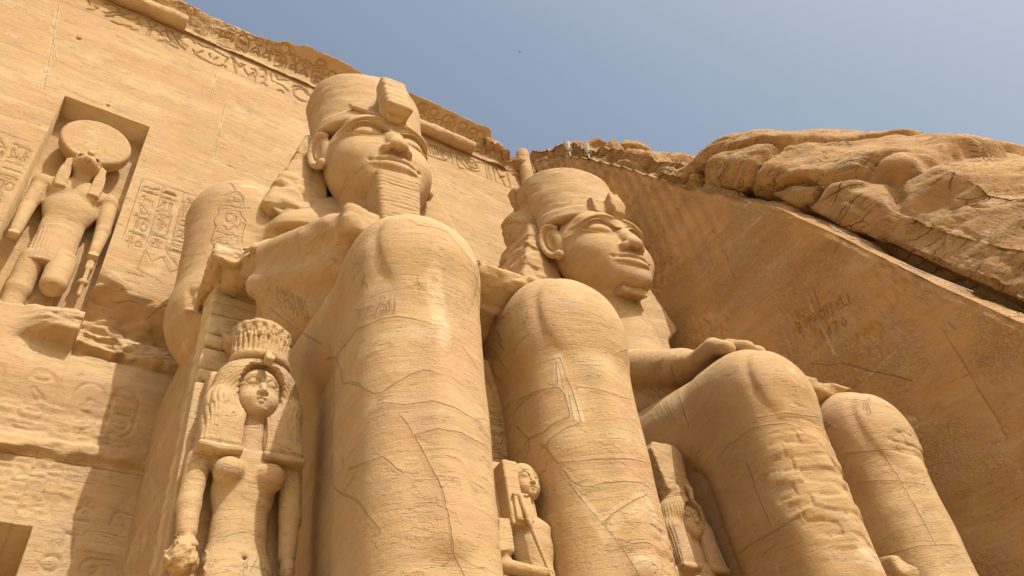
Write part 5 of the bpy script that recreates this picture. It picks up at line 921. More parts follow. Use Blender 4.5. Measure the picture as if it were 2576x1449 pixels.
# ---------------------------------------------------------------- the colossi
HY, HZ = 12.92, 17.78          # head frame: eye-level axis
HM = np.array([[1.0, .10, -.02], [-.14, .95, .07], [-.04, .26, 1.0]])
def colossus(Xc, Xh, first, label):
    org = (Xc, 14.0, GZ)
    T = thing('colossal_statue', label, 'statue', org, None)
    F = lambda x, fw, z: (Xh + x, HY - fw, HZ + z)
    piv = np.array([Xh, HY, HZ])
    hp = lambda P, N: piv + (P - piv) @ HM.T                    # the head leans forward and a little to its right
    def bp(P, N):                                               # body: seated figure leans out from the wall
        Q_ = P.copy(); dy = P[:, 1] - 14
        Q_[:, 0] = P[:, 0] + .13 * dy; Q_[:, 1] = P[:, 1] - .06 * (P[:, 0] - Xc); Q_[:, 2] = P[:, 2] + .16 * dy * sst(-3, 6, P[:, 2])
        return Q_
    # ---- throne
    Xt = Xc - .45
    V = Vol((Xt - 3.5, 8.2, GZ), (Xt + 3.6, 18.3, 12.8), .075)
    V.box((Xt, 15.9, 5.35), (3.28, 2.25, 6.95), .07)
    V.half((0, 0, 1), 8.9, .3, 's', ((Xt - 2.45, 12.8, 8.0), (Xt + 2.6, 15.0, 13)))
    def cth(P, N, D, A):
        fx = P[:, 0] < Xt - 3.05
        q = np.stack([P[:, 0] * 0, P[:, 1] * 1.5 + P[:, 2] * .62, P[:, 2] * .42 - P[:, 1] * .55], 1)
        pk = fbm(q, 2.6, 3, 22)
        D -= fx * .16 * sst(.20, .40, pk) + fx * .05 * np.clip(fbm(P, 1.0, 3, 20), -1, 1)
    finish(V, 'throne', ST, T, org, .012, .02, cth)
    V = Vol((Xc - 2.9, 6.8, GZ), (Xc + 2.9, 15.0, 9.6), .06)
    for s in (-1, 1): V.box((Xc + s * 1.33 + (.12 if first else -.36), 11.4, 3.4), (.66, 3.2, 5.0), .08, .12)
    V.box((Xc + (.12 if first else -.36), 11.3, 3.6), (.75, 3.3, 4.9), .06)
    def cpn(P, N, D, A):
        P2 = np.stack([P[:, 0], P[:, 2]], 1); cc = np.zeros(len(P)); text_plane(P2, PANEL[0 if first else 1], .035, .09, cc)
        D -= cc * (N[:, 1] < -.3) * (np.abs(P[:, 0] - Xc) < .8)
    finish(V, 'leg_support', ST, T, org, .012, .02, cpn, post=bp, key=('leg_support', int(first)))
    # ---- legs (thigh, knee and shin in one)
    for s in (-1, 1):
        lx = Xc + s * 1.33 + ((.21 if s < 0 else .12) if first else -.36)
        V = Vol((lx - 1.45, 5.3, GZ + .4), (lx + 1.45, 15.0, 11.4), .034)
        kz = (9.28 if s < 0 else 8.88) - (0 if first else .12)
        V.cap((lx, 7.38, kz), (lx + s * .15, 14.3, kz - .05), .90, 1.35)
        V.ell((lx, 7.52, kz - .02), (.89, 1.0, .95), .2)
        # shin: deep front to back
        V.chain([(lx, 7.6, kz - .3), (lx, 7.7, 6.6), (lx - s * .02, 7.72, 2.5), (lx, 7.75, 0.2)], [.90, .80, .78, .72], .5, 'u', .3, (1.0, 1.25, 1.0))
        V.box((lx, 7.72, 4.1), (.83, 1.04, 4.7), .58, .3, 'u', None, (.018, .012))                # flat-fronted mass of the shin
        V.box((lx, 7.58, kz - .15), (.91, .98, .92), .62, .2)
        V.ell((lx, 6.72, kz - .15), (.50, .12, .50), .4)
        V.cap((lx, 6.62, 7.6), (lx, 6.66, 4.8), .07, .05, .45)          # shin ridge
        V.ell((lx - s * .1, 9.6, 8.6), (.88, 2.2, .8), .6)
        V.ell((lx, 5.6, -.1), (.68, 1.5, .5), .5)
        def cl(P, N, D, A, lx=lx):
            D += .02 * fbm(P, .8, 3, 30 + int(10 * lx))
        finish(V, 'leg', ST, T, org, .003, .012, cl, 1, post=bp, key=('leg', int(first), s))
    # ---- kilt between the thighs, front edge broken away
    V = Vol((Xc - 2.3, 6.3, 8.2), (Xc + 2.3, 14.5, 11.2), .055)
    V.box((Xc, 10.9, 9.55), (.95, 3.4, .42), .08)
    V.prism([(7.0, 9.80), (8.2, 9.95), (9.6, 9.9), (9.6, 9.0), (8.1, 8.85), (7.05, 9.55)], 0, Xc - .7, Xc + 1.15, .04)
    V.crag(.09, (1.5, 1.5, 3.0), 12)
    finish(V, 'kilt', ST, T, org, .02, .01, post=bp)
    # ---- torso with arms
    Xb = Xc - .25
    V = Vol((Xb - 4.5, 6.7, 9.3), (Xb + 4.5, 18.3, 19.2), .06)
    V.ell((Xb, 15.4, 10.2), (2.35, 1.9, 1.9), .3)
    V.cap((Xb, 15.3, 10.5), (Xb, 15.2, 12.6), 1.75, 1.85, .6, 'u', (1.05, .95, 1))
    V.ell((Xb, 15.0, 15.0), (2.65, 1.8, 2.2), .7)
    for s in (-1, 1):
        V.ell((Xb + s * 1.1, 13.7, 15.4), (1.25, .8, .9), .5)
        V.ell((Xb + s * 2.75, 15.5, 16.75), (1.45, 1.5, 1.35), .6)            # shoulder
        V.cap((Xb + s * 2.95, 15.5, 16.4), (Xb + s * 3.05, 15.3, 12.7), 1.36, 1.15, .5, 'u', (1, 1.18, 1))
        V.cap((Xb + s * 3.05, 15.3, 12.9), (Xb + s * 2.95, 15.1, 12.0), 1.15, .85, .4, 'u', (1, 1.1, 1))
    V.ell((Xb, 15.5, 16.8), (2.8, 1.5, 1.2), .6)
    V.cap((Xh - .1, HY + .55, 15.3), (Xb, 14.9, 16.3), 1.1, 1.6, .5)
    V.ell((Xb + .1, 14.35, 16.4), (1.9, 1.3, 1.2), .5)
    V.box((Xb, 17.3, 12.3), (2.7, 1.0, 6.3), .1, .4)
    V.half((0, 0, 1), 18.9)
    for s in (-1, 1):
        br = first and s < 0; dz = 0.0 if first or s > 0 else -.16
        el = (Xb + s * 2.95, 14.9, 12.15); mid = (Xb + s * 2.45, 11.9, 12.05 + (.25 if br else 0)); hb = 1.6 if s > 0 else 0.0; wr = (Xc + s * 1.78, 8.9 + hb, 10.70 + (.55 if br else 0) - hb * .1)
        V.chain([el, mid, wr], [.80, .66, .48], .3, 'u', .15)
        V.cap((Xb + s * 2.35, 12.4, 10.9), (Xc + s * 1.6, 9.6, 10.1), .75, .45, .2)       # stone left between forearm and thigh
        if br: V.cap((Xb - 2.3, 11.3, 11.3), (Xc - 1.75, 9.1, 10.6), .62, .45, .25)
        if not (first and s < 0):
            V.chain([wr, (Xc + s * 1.62, 8.45 + hb, 10.70 - hb * .1 + dz), (Xc + s * 1.5, 8.05 + hb, 10.60 - hb * .1 + dz)], [.44, .38, .30], .2, 'u', .1, (1.5, 1, .8))
            for i in range(4):
                fx = Xc + s * 1.45 + (i - 1.5) * .36
                ln = (.75, .95, .9, .7)[i]
                V.chain([(fx, 8.2 + hb, 10.74 - .05 * abs(i - 1.5) - hb * .1 + dz), (fx, 8.1 - ln * .55 + hb, 10.68 - hb * .1 + dz), (fx, 8.1 - ln + hb, 10.42 + dz)], [.20, .20, .17], .04, 'u', .03)
            V.chain([(Xc + s * .95, 9.0 + hb, 10.6 - hb * .1), (Xc + s * .62, 8.5 + hb, 10.4 - hb * .1), (Xc + s * .5, 8.0 + hb, 10.1)], [.2, .19, .16], .08, 'u', .03)
        else:
            V.box((Xc + s * 1.72, 8.55, 11.1), (.36, .42, .34), .12, .08, 'u', (10, 0, 8))
            V.box((Xc + s * 1.15, 8.15, 10.5), (.42, .30, .24), .10, .05)
    if first:
        V.box((Xb - 2.7, 12.55, 14.1), (1.6, 1.25, 1.15), .25, .05, 's')
        V.box((Xb - 2.75, 13.1, 12.5), (.90, 1.35, .36), .12, .1)
        V.ell((Xb - 3.0, 12.8, 11.35), (1.6, 1.35, .68), .05, 's')
        V.crag(.20, (1.5, 1.3, 2.6), 61, ((Xb - 4.4, 11.1, 9.4), (Xb - 1.6, 14.3, 13.3)))
        V.warp(.10, 2.2, 3, 71, ((Xc - 2.6, 7.4, 9.6), (Xc - .6, 9.6, 12.0)))
    def ct(P, N, D, A):
        pass
    finish(V, 'torso', ST, T, org, .007, .02, ct, post=bp, key=('torso', int(first)))
    # ---- neck and face
    V = Vol((Xh - 2.05, HY - 2.6, HZ - 4.4), (Xh + 2.05, HY + 1.7, HZ + 1.9), .025)
    E = lambda x, f, z, r, k=.25, m='u', rot=None: V.ell(F(x, f, z), r, k, m, rot)
    E(0, .15, .25, (1.46, 1.62, 1.95), 0)
    E(0, .45, -.72, (1.16, 1.22, 1.22), .5)
    E(0, 1.05, -1.32, (.72, .62, .60), .45)
    E(0, 1.42, -1.52, (.40, .26, .32), .30)
    for s in (-1, 1):
        E(s * .62, .98, -.38, (.54, .55, .62), .45)
        E(s * .50, 1.32, .95, (.55, .30, .22), .30)
    E(0, 1.1, 1.0, (1.05, .55, .75), .4)
    V.cap(F(0, -.2, -1.2), F(0, -.35, -4.6), .95, 1.3, .25)
    def front(x, z):
        i = int(round((Xh + x - V.lo[0]) / V.c)); k = int(round((HZ + z - V.lo[2]) / V.c))
        c = V.F[i, :, k]; j = int(np.argmax(c < 0))
        yy = V.lo[1] + V.c * (j - 1 + c[j - 1] / (c[j - 1] - c[j] + 1e-9))
        return HY - yy
    for s in (-1, 1):
        E(s * .62, front(s * .62, .62) + .12, .62, (.58, .24, .38), .22, 's', (0, s * 8, s * 20))
        E(s * .22, front(s * .22, .48) + .04, .46, (.14, .12, .16), .12, 's')
        E(s * .62, front(s * .62, .44) - .30, .44, (.50, .36, .32), .10, 'u', (0, s * 7, s * 22))
    # nose
    V.chain([F(0, 1.50, .72), F(0, 1.78, .15), F(0, 2.00, -.34)], [.17, .19, .25], .22, 'u', .15)
    E(0, 2.0, -.42, (.24, .21, .19), .10)
    for s in (-1, 1):
        E(s * .25, 1.78, -.46, (.18, .26, .17), .08)
        E(s * .15, 1.94, -.64, (.085, .13, .10), .04, 's')
    # mouth
    mx_ = np.linspace(-.62, .62, 11)
    fm = [front(x, -.98) for x in mx_]; f0 = fm[5]
    sm = [0.5 * f_ + 0.5 * (f0 - .55 * x * x) for f_, x in zip(fm, mx_)]
    V.chain([F(x, f_ + .02 * math.cos(x * 6), -.86 + .10 * abs(x)) for x, f_ in zip(mx_, sm)], [.03, .07, .11, .135, .145, .13, .145, .135, .11, .07, .03], .05, 'u', .04)
    V.chain([F(x, f_ - .02, -1.12 + .12 * abs(x)) for x, f_ in zip(mx_, sm)], [.03, .07, .11, .14, .155, .16, .155, .14, .11, .07, .03], .05, 'u', .04)
    V.chain([F(x * 1.05, f_ + .15 - .10 * abs(x), -.99 + .12 * abs(x)) for x, f_ in zip(mx_, sm)], .028, .04, 's')
    for s in (-1, 1): E(s * .67, front(s * .67, -.90), -.90, (.06, .06, .055), .06, 's')
    E(0, f0 + .12, -.68, (.07, .10, .10), .06, 's')
    # ears
    for s in (-1, 1):
        er = lambda a, ru, rz, o=0: F(s * (1.53 + o + .16 * math.cos(math.radians(a)) * ru), .02 - .36 * math.cos(math.radians(a)) * ru, .60 + .74 * math.sin(math.radians(a)) * rz)
        E(s * 1.50, -.05, .60, (.14, .42, .80), .05, 'u', (0, 0, -s * 12))
        V.chain([er(a, 1, 1, .04) for a in range(-110, 150, 20)], [.12] + [.12] * 11 + [.10], .04, 'u', .03)
        V.chain([er(a, .45, .55, .02) for a in range(-60, 130, 25)], .07, .03)
        E(s * 1.66, .06, .55, (.10, .15, .40), .05, 's')
        E(s * 1.56, .16, -.20, (.12, .20, .20), .08)
    def cf(P, N, D, A):
        face_relief(P, N, D, Xh, HZ, 1.0, 1.0, 1.0, (P[:, 1] < HY - .35) & (N[:, 1] < .1))
    finish(V, 'head', ST, T, org, .003, .006, cf, 0, post=hp, key=('head', int(first)))
    # ---- nemes headcloth
    V = Vol((Xh - 3.6, HY - 2.1, HZ - 4.9), (Xh + 3.6, 18.2, HZ + 2.5), .06)
    V.ell(F(0, .0, 1.05), (1.90, 1.86, 1.35), 0)
    V.box(F(0, -.35, 1.75), (1.86, .85, .32), .15, .2)
    V.half((0, .42, -1), -(HZ + 1.10) + .42 * (HY - 1.6), .04, 's', ((Xh - 3.6, HY - 2.1, HZ - 1), (Xh + 3.6, HY + .55, HZ + 2.2)))
    V.ell(F(0, .02, .2), (1.5, 1.70, 2.2), .03, 's')
    poly = [(1.25, 2.0), (1.85, 1.85), (2.25, .6), (2.7, -1.0), (2.9, -1.9), (2.4, -2.4), (1.2, -2.4)]
    for s in (-1, 1):
        V.prism([(Xh + s * a, HZ + b) for a, b in poly], 1, HY + .50, HY + 2.9, .08, .10)
        # lappets on the chest
        V.prism([(Xh + s * 1.15, HZ - 2.0), (Xh + s * 2.35, HZ - 1.8), (Xh + s * 1.95, HZ - 4.3), (Xh + s * .85, HZ - 4.3)], 1, HY + .42, HY + 1.8, .12, .35)
    V.box((Xh, HY + 3.2, HZ - .1), (1.5, 2.2, 2.2), .2, .3)
    if first:
        # the near wing is broken to a rough face
        V.half((-1, -.35, .28), -(Xh - 2.55) - .35 * (HY + .3) + .28 * (HZ + .2), .1, 's', ((Xh - 3.3, HY - 1, HZ - 2.4), (Xh - 1.2, HY + 3.2, HZ + 2.0)))
        V.crag(.13, (.9, .9, 1.6), 62, ((Xh - 3.3, HY - .3, HZ - 2.6), (Xh - 1.5, 18.2, HZ + 1.4)))
    else:
        V.crag(.12, (1.1, 1.0, 1.8), 63, ((Xh - 3.3, HY + .0, HZ - 2.6), (Xh - 1.5, 18.2, HZ + 1.2)))
    def cn(P, N, D, A):
        # pleats of the headband
        m = (P[:, 2] > HZ + 1.0) & (P[:, 1] < HY + .2)
        a = np.arctan2(P[:, 0] - Xh, -(P[:, 1] - HY) + .8)
        D -= m * .035 * (1 - sst(.0, .35, np.abs(((a * 9 + (P[:, 2] - HZ) * .9) % 1) - .5) * 2)) * sst(.1, .3, np.abs(a))
        l = (P[:, 2] < HZ - 2.1) & (P[:, 1] < HY + .3)
        D -= l * .008 * (1 - sst(.1, .5, np.abs(((P[:, 2] * 3.4) % 1) - .5) * 2))
    finish(V, 'headcloth', ST, T, org, .02, .03, cn, post=hp)
    # ---- crown
    V = Vol((Xh - 2.8, HY - 2.0, HZ + .8), (Xh + 2.8, HY + 3.6, HZ + 5.6), .06)
    ht = 4.35 if first else 4.3
    V.cyl((Xh, HY + .28, HZ + 1.35), (Xh, HY + .65, HZ + ht), 1.60, 1.86, .10, 0, 'u', 1.02)
    V.cyl((Xh, HY + .25, HZ + 1.40), (Xh, HY + .25, HZ + 1.95), 1.70, 1.66, .05, .05, 'u', 1.0)
    if first:
        V.half((-.9, 0, .45), -.9 * (Xh - 1.85) + .45 * (HZ + 3.9), .1)
        V.half((-1, .35, .1), -(Xh - 1.72) + .35 * (HY + 1.4) + .1 * (HZ + 3), .1)
        V.warp(.05, 1.2, 4, 64)
    else:
        V.ell((Xh - .75, HY + 1.7, HZ + 2.45), (1.35, 1.4, 1.35), .15)
        V.half((-.8, .1, 1.0), -.8 * (Xh - .95) + .1 * (HY + .5) + (HZ + 4.15), .05, 's', ((Xh - 2.4, HY - 2, HZ + 2.0), (Xh - .6, HY + 3.6, HZ + 5.6)))
        V.crag(.16, (1.0, 1.0, 1.4), 65, ((Xh - 2.4, HY + .4, HZ + 1.4), (Xh - .2, HY + 3.6, HZ + 4.6)))
        V.warp(.06, .9, 3, 66)
    def cc_(P, N, D, A):
        D -= .012 * sst(.1, .45, fbm(P, (2.5, 2.5, 7), 3, 33))
    finish(V, 'crown', ST, T, org, .014, .02, cc_, post=hp)
    # ---- cobra on the brow
    V = Vol((Xh - 1.2, HY - 3.6, HZ + .2), (Xh + 1.2, HY + .2, HZ + 4.4), .035)
    if first:
        V.box(F(.02, 1.98, 2.05), (.38, .34, .88), .12, .05, 'u', (-7, 0, 3))
        V.box(F(.0, 1.85, 1.45), (.33, .40, .4), .1, .1, 'u', (0, 0, 0))
        V.box(F(.0, 1.45, 1.95), (.20, .5, 1.0), .06, .1)
        V.cap(F(-.05, 1.55, 1.35), F(-.95, 1.15, 2.1), .16, .10, .05, 'u', (1, 1, .7))
        V.cap(F(.35, 1.6, 1.15), F(.6, 1.3, .9), .20, .12, .05)
        V.warp(.05, 2.2, 3, 67)
    else:
        V.prism([(HY - 1.55, HZ + 1.0), (HY - 2.0, HZ + 1.25), (HY - 2.05, HZ + 2.35), (HY - 1.65, HZ + 2.05), (HY - 1.3, HZ + 2.5), (HY - .9, HZ + 1.6)], 0, Xh - .17, Xh + .26, .06, .05)
        V.box(F(-.20, 1.45, 1.75), (.42, .18, .45), .05, .05)
        V.cap(F(.05, 1.75, 1.5), F(.05, 1.62, .75), .12, .07, .08)
        V.warp(.10, 2.0, 3, 68)
    finish(V, 'cobra', ST, T, org, .012, .01, (lambda P, N, D, A: [D.__isub__(.02 * (1 - sst(.1, .4, np.abs((P[:, 2] * 3.1 % 1) - .5) * 2)))]) if first else None, post=hp)
    # ---- false beard / its stump
    V = Vol((Xh - 1.1, HY - 3.0, HZ - 5.0), (Xh + 1.1, HY + .2, HZ - 1.2), .04)
    if first:
        V.box(F(0, 1.22, -2.62), (.54, .50, 1.22), .14, 0, 'u', (4, 0, 0), (.05, .05))
        V.box(F(0, 1.0, -4.1), (.8, .7, .5), .2, .2)
        def cb_(P, N, D, A): D -= .022 * (1 - sst(.0, .45, np.abs(((P[:, 2] * 7.5 + .5 * fbm(P, 1.5, 2, 3)) % 1) - .5) * 2))
    else:
        V.box(F(0, .95, -1.98), (.44, .36, .16), .10, 0, 'u', (14, 0, 0))
        V.warp(.12, 2.6, 4, 69)
        cb_ = None
    finish(V, 'beard', ST, T, org, .01, .01, cb_, post=hp)
    return T
t1 = colossus(6.05, 5.95, True, 'near seated colossus with banded beard and cartouche carved on its upper arm'); bk('colossus 1')
t2 = colossus(14.15, 14.13, False, 'far seated colossus with broken beard and jagged cobra stump, beside the cut side wall'); bk('colossus 2')
# ---------------------------------------------------------------- smaller carved figures
def place(o, s, yaw=0.0, tilt=0.0):
    R = rotm(tilt, 0, yaw)
    o = np.array(o, float)
    return lambda P, N: o + s * (P @ R.T)
def face(V, c=(0, 0, 0), w=.40, fem=True, nose=True):
    """a small carved face: chin at c, face one unit high, looking to -Y"""
    def e(x, f, z, r, k=.06, m='u', rot=None): V.ell((c[0] + x, c[1] - f, c[2] + z), r, k, m, rot)
    def p(x, f, z): return (c[0] + x, c[1] - f, c[2] + z)
    e(0, 0, .62, (w, .42, .62), 0); e(0, .05, .28, (w * .82, .34, .30), .15); e(0, .27, .09, (.13, .10, .09), .1)
    for s in (-1, 1):
        e(s * .18, .24, .34, (.15, .13, .17), .12)
        e(s * .18, .46, .66, (.15, .07, .09), .06, 's')
    V.chain([p(0, .36, .74), p(0, .42, .56), p(0, .48, .40)], [.045, .048, .062], .05, 'u', .03)
    for s in (-1, 1): e(s * .068, .43, .385, (.045, .065, .042), .02)
    V.chain([p(-.16, .34, .262), p(-.06, .405, .270), p(.06, .405, .270), p(.16, .34, .262)], [.014, .034, .034, .014], .015)
    V.chain([p(-.13, .34, .205), p(0, .395, .190), p(.13, .34, .205)], [.014, .038, .014], .015)
def head_part(T, org, mp, fy=.42, w=.40, hair=False):
    V = Vol((-.62, -.62, -1.3), (.62, .62, 1.35), .018)
    face(V, w=w * 1.12)
    V.cap((0, .1, .2), (0, .18, -1.15), .26, .33, .05)
    if hair: V.ell((0, .08, .78), (.46, .50, .50), .02)
    return finish(V, 'head', ST, T, org, .002, .003, lambda P, N, D, A: face_relief(P, N, D, 0.0, .50, .29, .32, .42, (P[:, 1] < -.1) & (P[:, 2] > .4) & (P[:, 2] < .95)), 0, post=mp)
def goddess_wig(V, zt=1.30, zb=-.95, wt=.66, wb=.98, dk=.02):
    V.ell((0, .10, .86), (wt + .12, .60, .72), 0)
    for s in (-1, 1):
        V.chain([(s * .50, .10, .95), (s * .58, .10, .3), (s * (wb - .40), .12, zb + .42)], [.30, .38, .42], .15, 'u', .1, (1, .95, 1))
        V.prism([(s * .17, .1), (s * .20, zb), (s * (wb + .02), zb), (s * (wb - .02), zb + .4), (s * (wt + .1), .5)], 1, -.26, .6, .13, .08)
        V.prism([(s * .18, zb + .14), (s * .18, zb + .02), (s * .6, zb - .03), (s * (wb + .02), zb + .02), (s * (wb + .01), zb + .14)], 1, -.29, .5, .05, .04)
    V.box((0, .45, .1), (wb * .96, .3, -zb * .5 + .6), .1, .05)
def queen():
    s_ = .73
    T = thing('queen_statue', 'standing queen statue with tall lotus crown and long striated wig beside the near knee', 'statue', (2.42, 9.4, GZ))
    org = (2.42, 9.4, GZ); mp = place((2.50, 9.45, 6.47), s_, -1, -3)
    head_part(T, org, mp)
    V = Vol((-1.5, -.75, -11), (1.5, 1.0, 1.2), .035)
    # trunk, legs to the ground
    V.chain([(0, .2, -1.0), (0, .22, -1.5), (0, .2, -2.3), (0, .2, -3.1), (0, .2, -4.6), (0, .2, -8.5), (0, .2, -10.8)], [.52, .50, .42, .56, .50, .36, .36], .15, 'u', .15, (1.05, .72, 1))
    V.ell((0, .2, -.92), (.85, .30, .22), .15)
    for s in (-1, 1):
        V.ell((s * .38, -.12, -1.30), (.28, .27, .27), .09)
        V.chain([(s * .86, .22, -.95), (s * .90, .20, -1.9), (s * .86, .10, -2.7)], [.23, .20, .16], .08)
        V.ell((s * .86, .04, -2.95), (.13, .19, .22), .04)
        V.cap((s * .25, -.05, -3.4), (s * .2, -.1, -8), .27, .2, .2)
        V.box((s * .2, -.25, -10.4), (.17, .5, .18), .08, .05)
    V.ell((-.90, .0, -2.95), (.27, .30, .40), .05); V.crag(.10, 5.0, 31, ((-1.4, -.6, -3.6), (-.55, .5, -2.5)))
    V.box((0, .78, -4.9), (1.12, .25, 6.0), .04, .05)
    V.ell((.05, -.20, -2.95), (.05, .08, .04), .03, 's')
    finish(V, 'body', ST, T, org, .008, .01, None, 1, post=mp, key=('queen_body',))
    V = Vol((-1.3, -.8, -1.3), (1.35, 1.1, 1.6), .028)
    goddess_wig(V)
    V.ell((0, -.46, .54), (.46, .60, .68), .03, 's'); V.box((-.01, -.2, -.5), (.185, .5, .7), .05, .02, 's')
    V.chain([(-.46, -.16, .20), (-.50, -.22, .72), (-.36, -.32, 1.08), (0, -.38, 1.20), (.36, -.32, 1.08), (.50, -.22, .72), (.46, -.16, .20)], .05, .02)
    def cw(P, N, D, A):
        a = P[:, 0] * 15 + .6 * np.sin(P[:, 2] * 3)
        lo = P[:, 2] < .1
        g = np.where(lo, np.abs(np.mod(a, 1) - .5) * 2, np.abs(np.mod(np.hypot(P[:, 0] * .8, P[:, 2] - .3) * 13, 1) - .5) * 2)
        D -= .020 * (1 - sst(.15, .6, g)) * (P[:, 2] > -.80)
        hb = np.abs(P[:, 2] + .80) < .02; D -= .03 * hb
    finish(V, 'wig', ST, T, org, .004, .006, cw, 1, post=mp)
    V = Vol((-.9, -.7, 1.05), (.9, .9, 2.6), .028)
    V.cyl((0, .05, 1.32), (0, .05, 2.34), .56, .63, .06, 0, 'u', .82)
    V.cyl((0, .05, 1.3), (0, .05, 1.46), .62, .64, .04, .02, 'u', .85)
    V.warp(.05, 3.0, 3, 17)
    def cr(P, N, D, A):
        a = np.arctan2(P[:, 0], -(P[:, 1] - .05)) * 2.4
        f = np.abs(np.mod(a, 1) - .5) * 2
        zc = 2.17 - .42 * (f ** 2)
        D -= .05 * (1 - sst(.02, .07, np.abs(P[:, 2] - zc))) * (P[:, 2] < 2.27)
        D -= .045 * (1 - sst(.10, .22, f)) * (P[:, 2] > 1.5) * (P[:, 2] < 2.12)
        D -= .03 * (1 - sst(.10, .22, 1 - f)) * (P[:, 2] > 1.5) * (P[:, 2] < 1.9)
        D -= .04 * sst(.2, .5, fbm(P, 6, 3, 18))
    finish(V, 'crown', ST, T, org, .006, .008, cr, 1, post=mp)
    V = Vol((-.3, -.95, .7), (.3, -.2, 1.6), .02)
    V.chain([(0, -.45, 1.42), (0, -.56, 1.30), (0, -.62, 1.12)], [.05, .07, .09], .03); V.box((0, -.66, 1.05), (.09, .10, .07), .02, .03)
    finish(V, 'cobra', ST, T, org, .003, .004, None, 1, post=mp)
queen()
def princess():
    T = thing('princess_statue', 'standing princess statue with tall flat plumes and striated wig beside the far knee', 'statue', (10.45, 9.2, GZ))
    org = (10.45, 9.2, GZ); mp = place((10.50, 9.15, 5.70), .60, -2, -3)
    head_part(T, org, mp)
    V = Vol((-1.4, -.75, -12), (1.4, 1.0, 1.2), .04)
    V.chain([(0, .2, -1.0), (0, .22, -1.5), (0, .2, -2.3), (0, .2, -3.1), (0, .2, -4.6), (0, .2, -11.5)], [.52, .50, .42, .56, .50, .36], .15, 'u', .15, (1.05, .72, 1))
    V.ell((0, .2, -.98), (.85, .30, .22), .15)
    for s in (-1, 1):
        V.ell((s * .37, -.08, -1.45), (.26, .26, .25), .12)
        V.chain([(s * .86, .22, -1.0), (s * .90, .20, -2.0), (s * .84, .10, -3.2)], [.22, .185, .135], .08)
    V.box((0, .85, -5.0), (1.05, .25, 6.8), .04, .05)
    finish(V, 'body', ST, T, org, .006, .01, None, 1, post=mp)
    V = Vol((-1.3, -.8, -1.4), (1.35, 1.1, 1.6), .03)
    goddess_wig(V, zb=-1.05, wt=.66, wb=.90)
    V.ell((0, -.35, .55), (.36, .5, .56), .03, 's'); V.box((-.01, -.2, -.5), (.185, .5, .75), .05, .02, 's')
    V.chain([(-.46, -.16, .20), (-.50, -.22, .72), (-.36, -.32, 1.08), (0, -.38, 1.20), (.36, -.32, 1.08), (.50, -.22, .72), (.46, -.16, .20)], .05, .02)
    def cw(P, N, D, A):
        u_ = np.where(np.abs(N[:, 0]) > .6, P[:, 1], P[:, 0])
        g = np.abs(np.mod(u_ * 13, 1) - .5) * 2
        D -= .020 * (1 - sst(.15, .6, g)) * (P[:, 2] > -.9)
    finish(V, 'wig', ST, T, org, .004, .006, cw, 1, post=mp)
    V = Vol((-.95, -.7, 1.1), (.95, 1.0, 3.7), .035)
    V.cyl((0, .1, 1.1), (0, .1, 1.75), .56, .52, .05, 0, 'u', .9)
    V.prism([(-.52, 1.6), (.52, 1.6), (.66, 3.1), (.50, 3.35), (.1, 3.42), (-.1, 3.40), (-.52, 3.38), (-.66, 3.1)], 1, -.22, .62, .05, .04)
    V.box((0, -.25, 2.6), (.03, .06, .8), .01, .01, 's')
    V.warp(.05, 2.2, 3, 19); V.warp(.10, 3.0, 3, 20, ((-1, -1, 1.4), (0.1, 1, 1.9)))
    finish(V, 'plumes', ST, T, org, .008, .01, None, 1, post=mp)
    V = Vol((-.3, -.95, .8), (.3, -.2, 1.9), .02)
    V.chain([(0, -.48, 1.62), (0, -.60, 1.40), (0, -.55, 1.12)], [.06, .08, .07], .03)
    finish(V, 'cobra', ST, T, org, .003, .004, None, 1, post=mp)
princess()
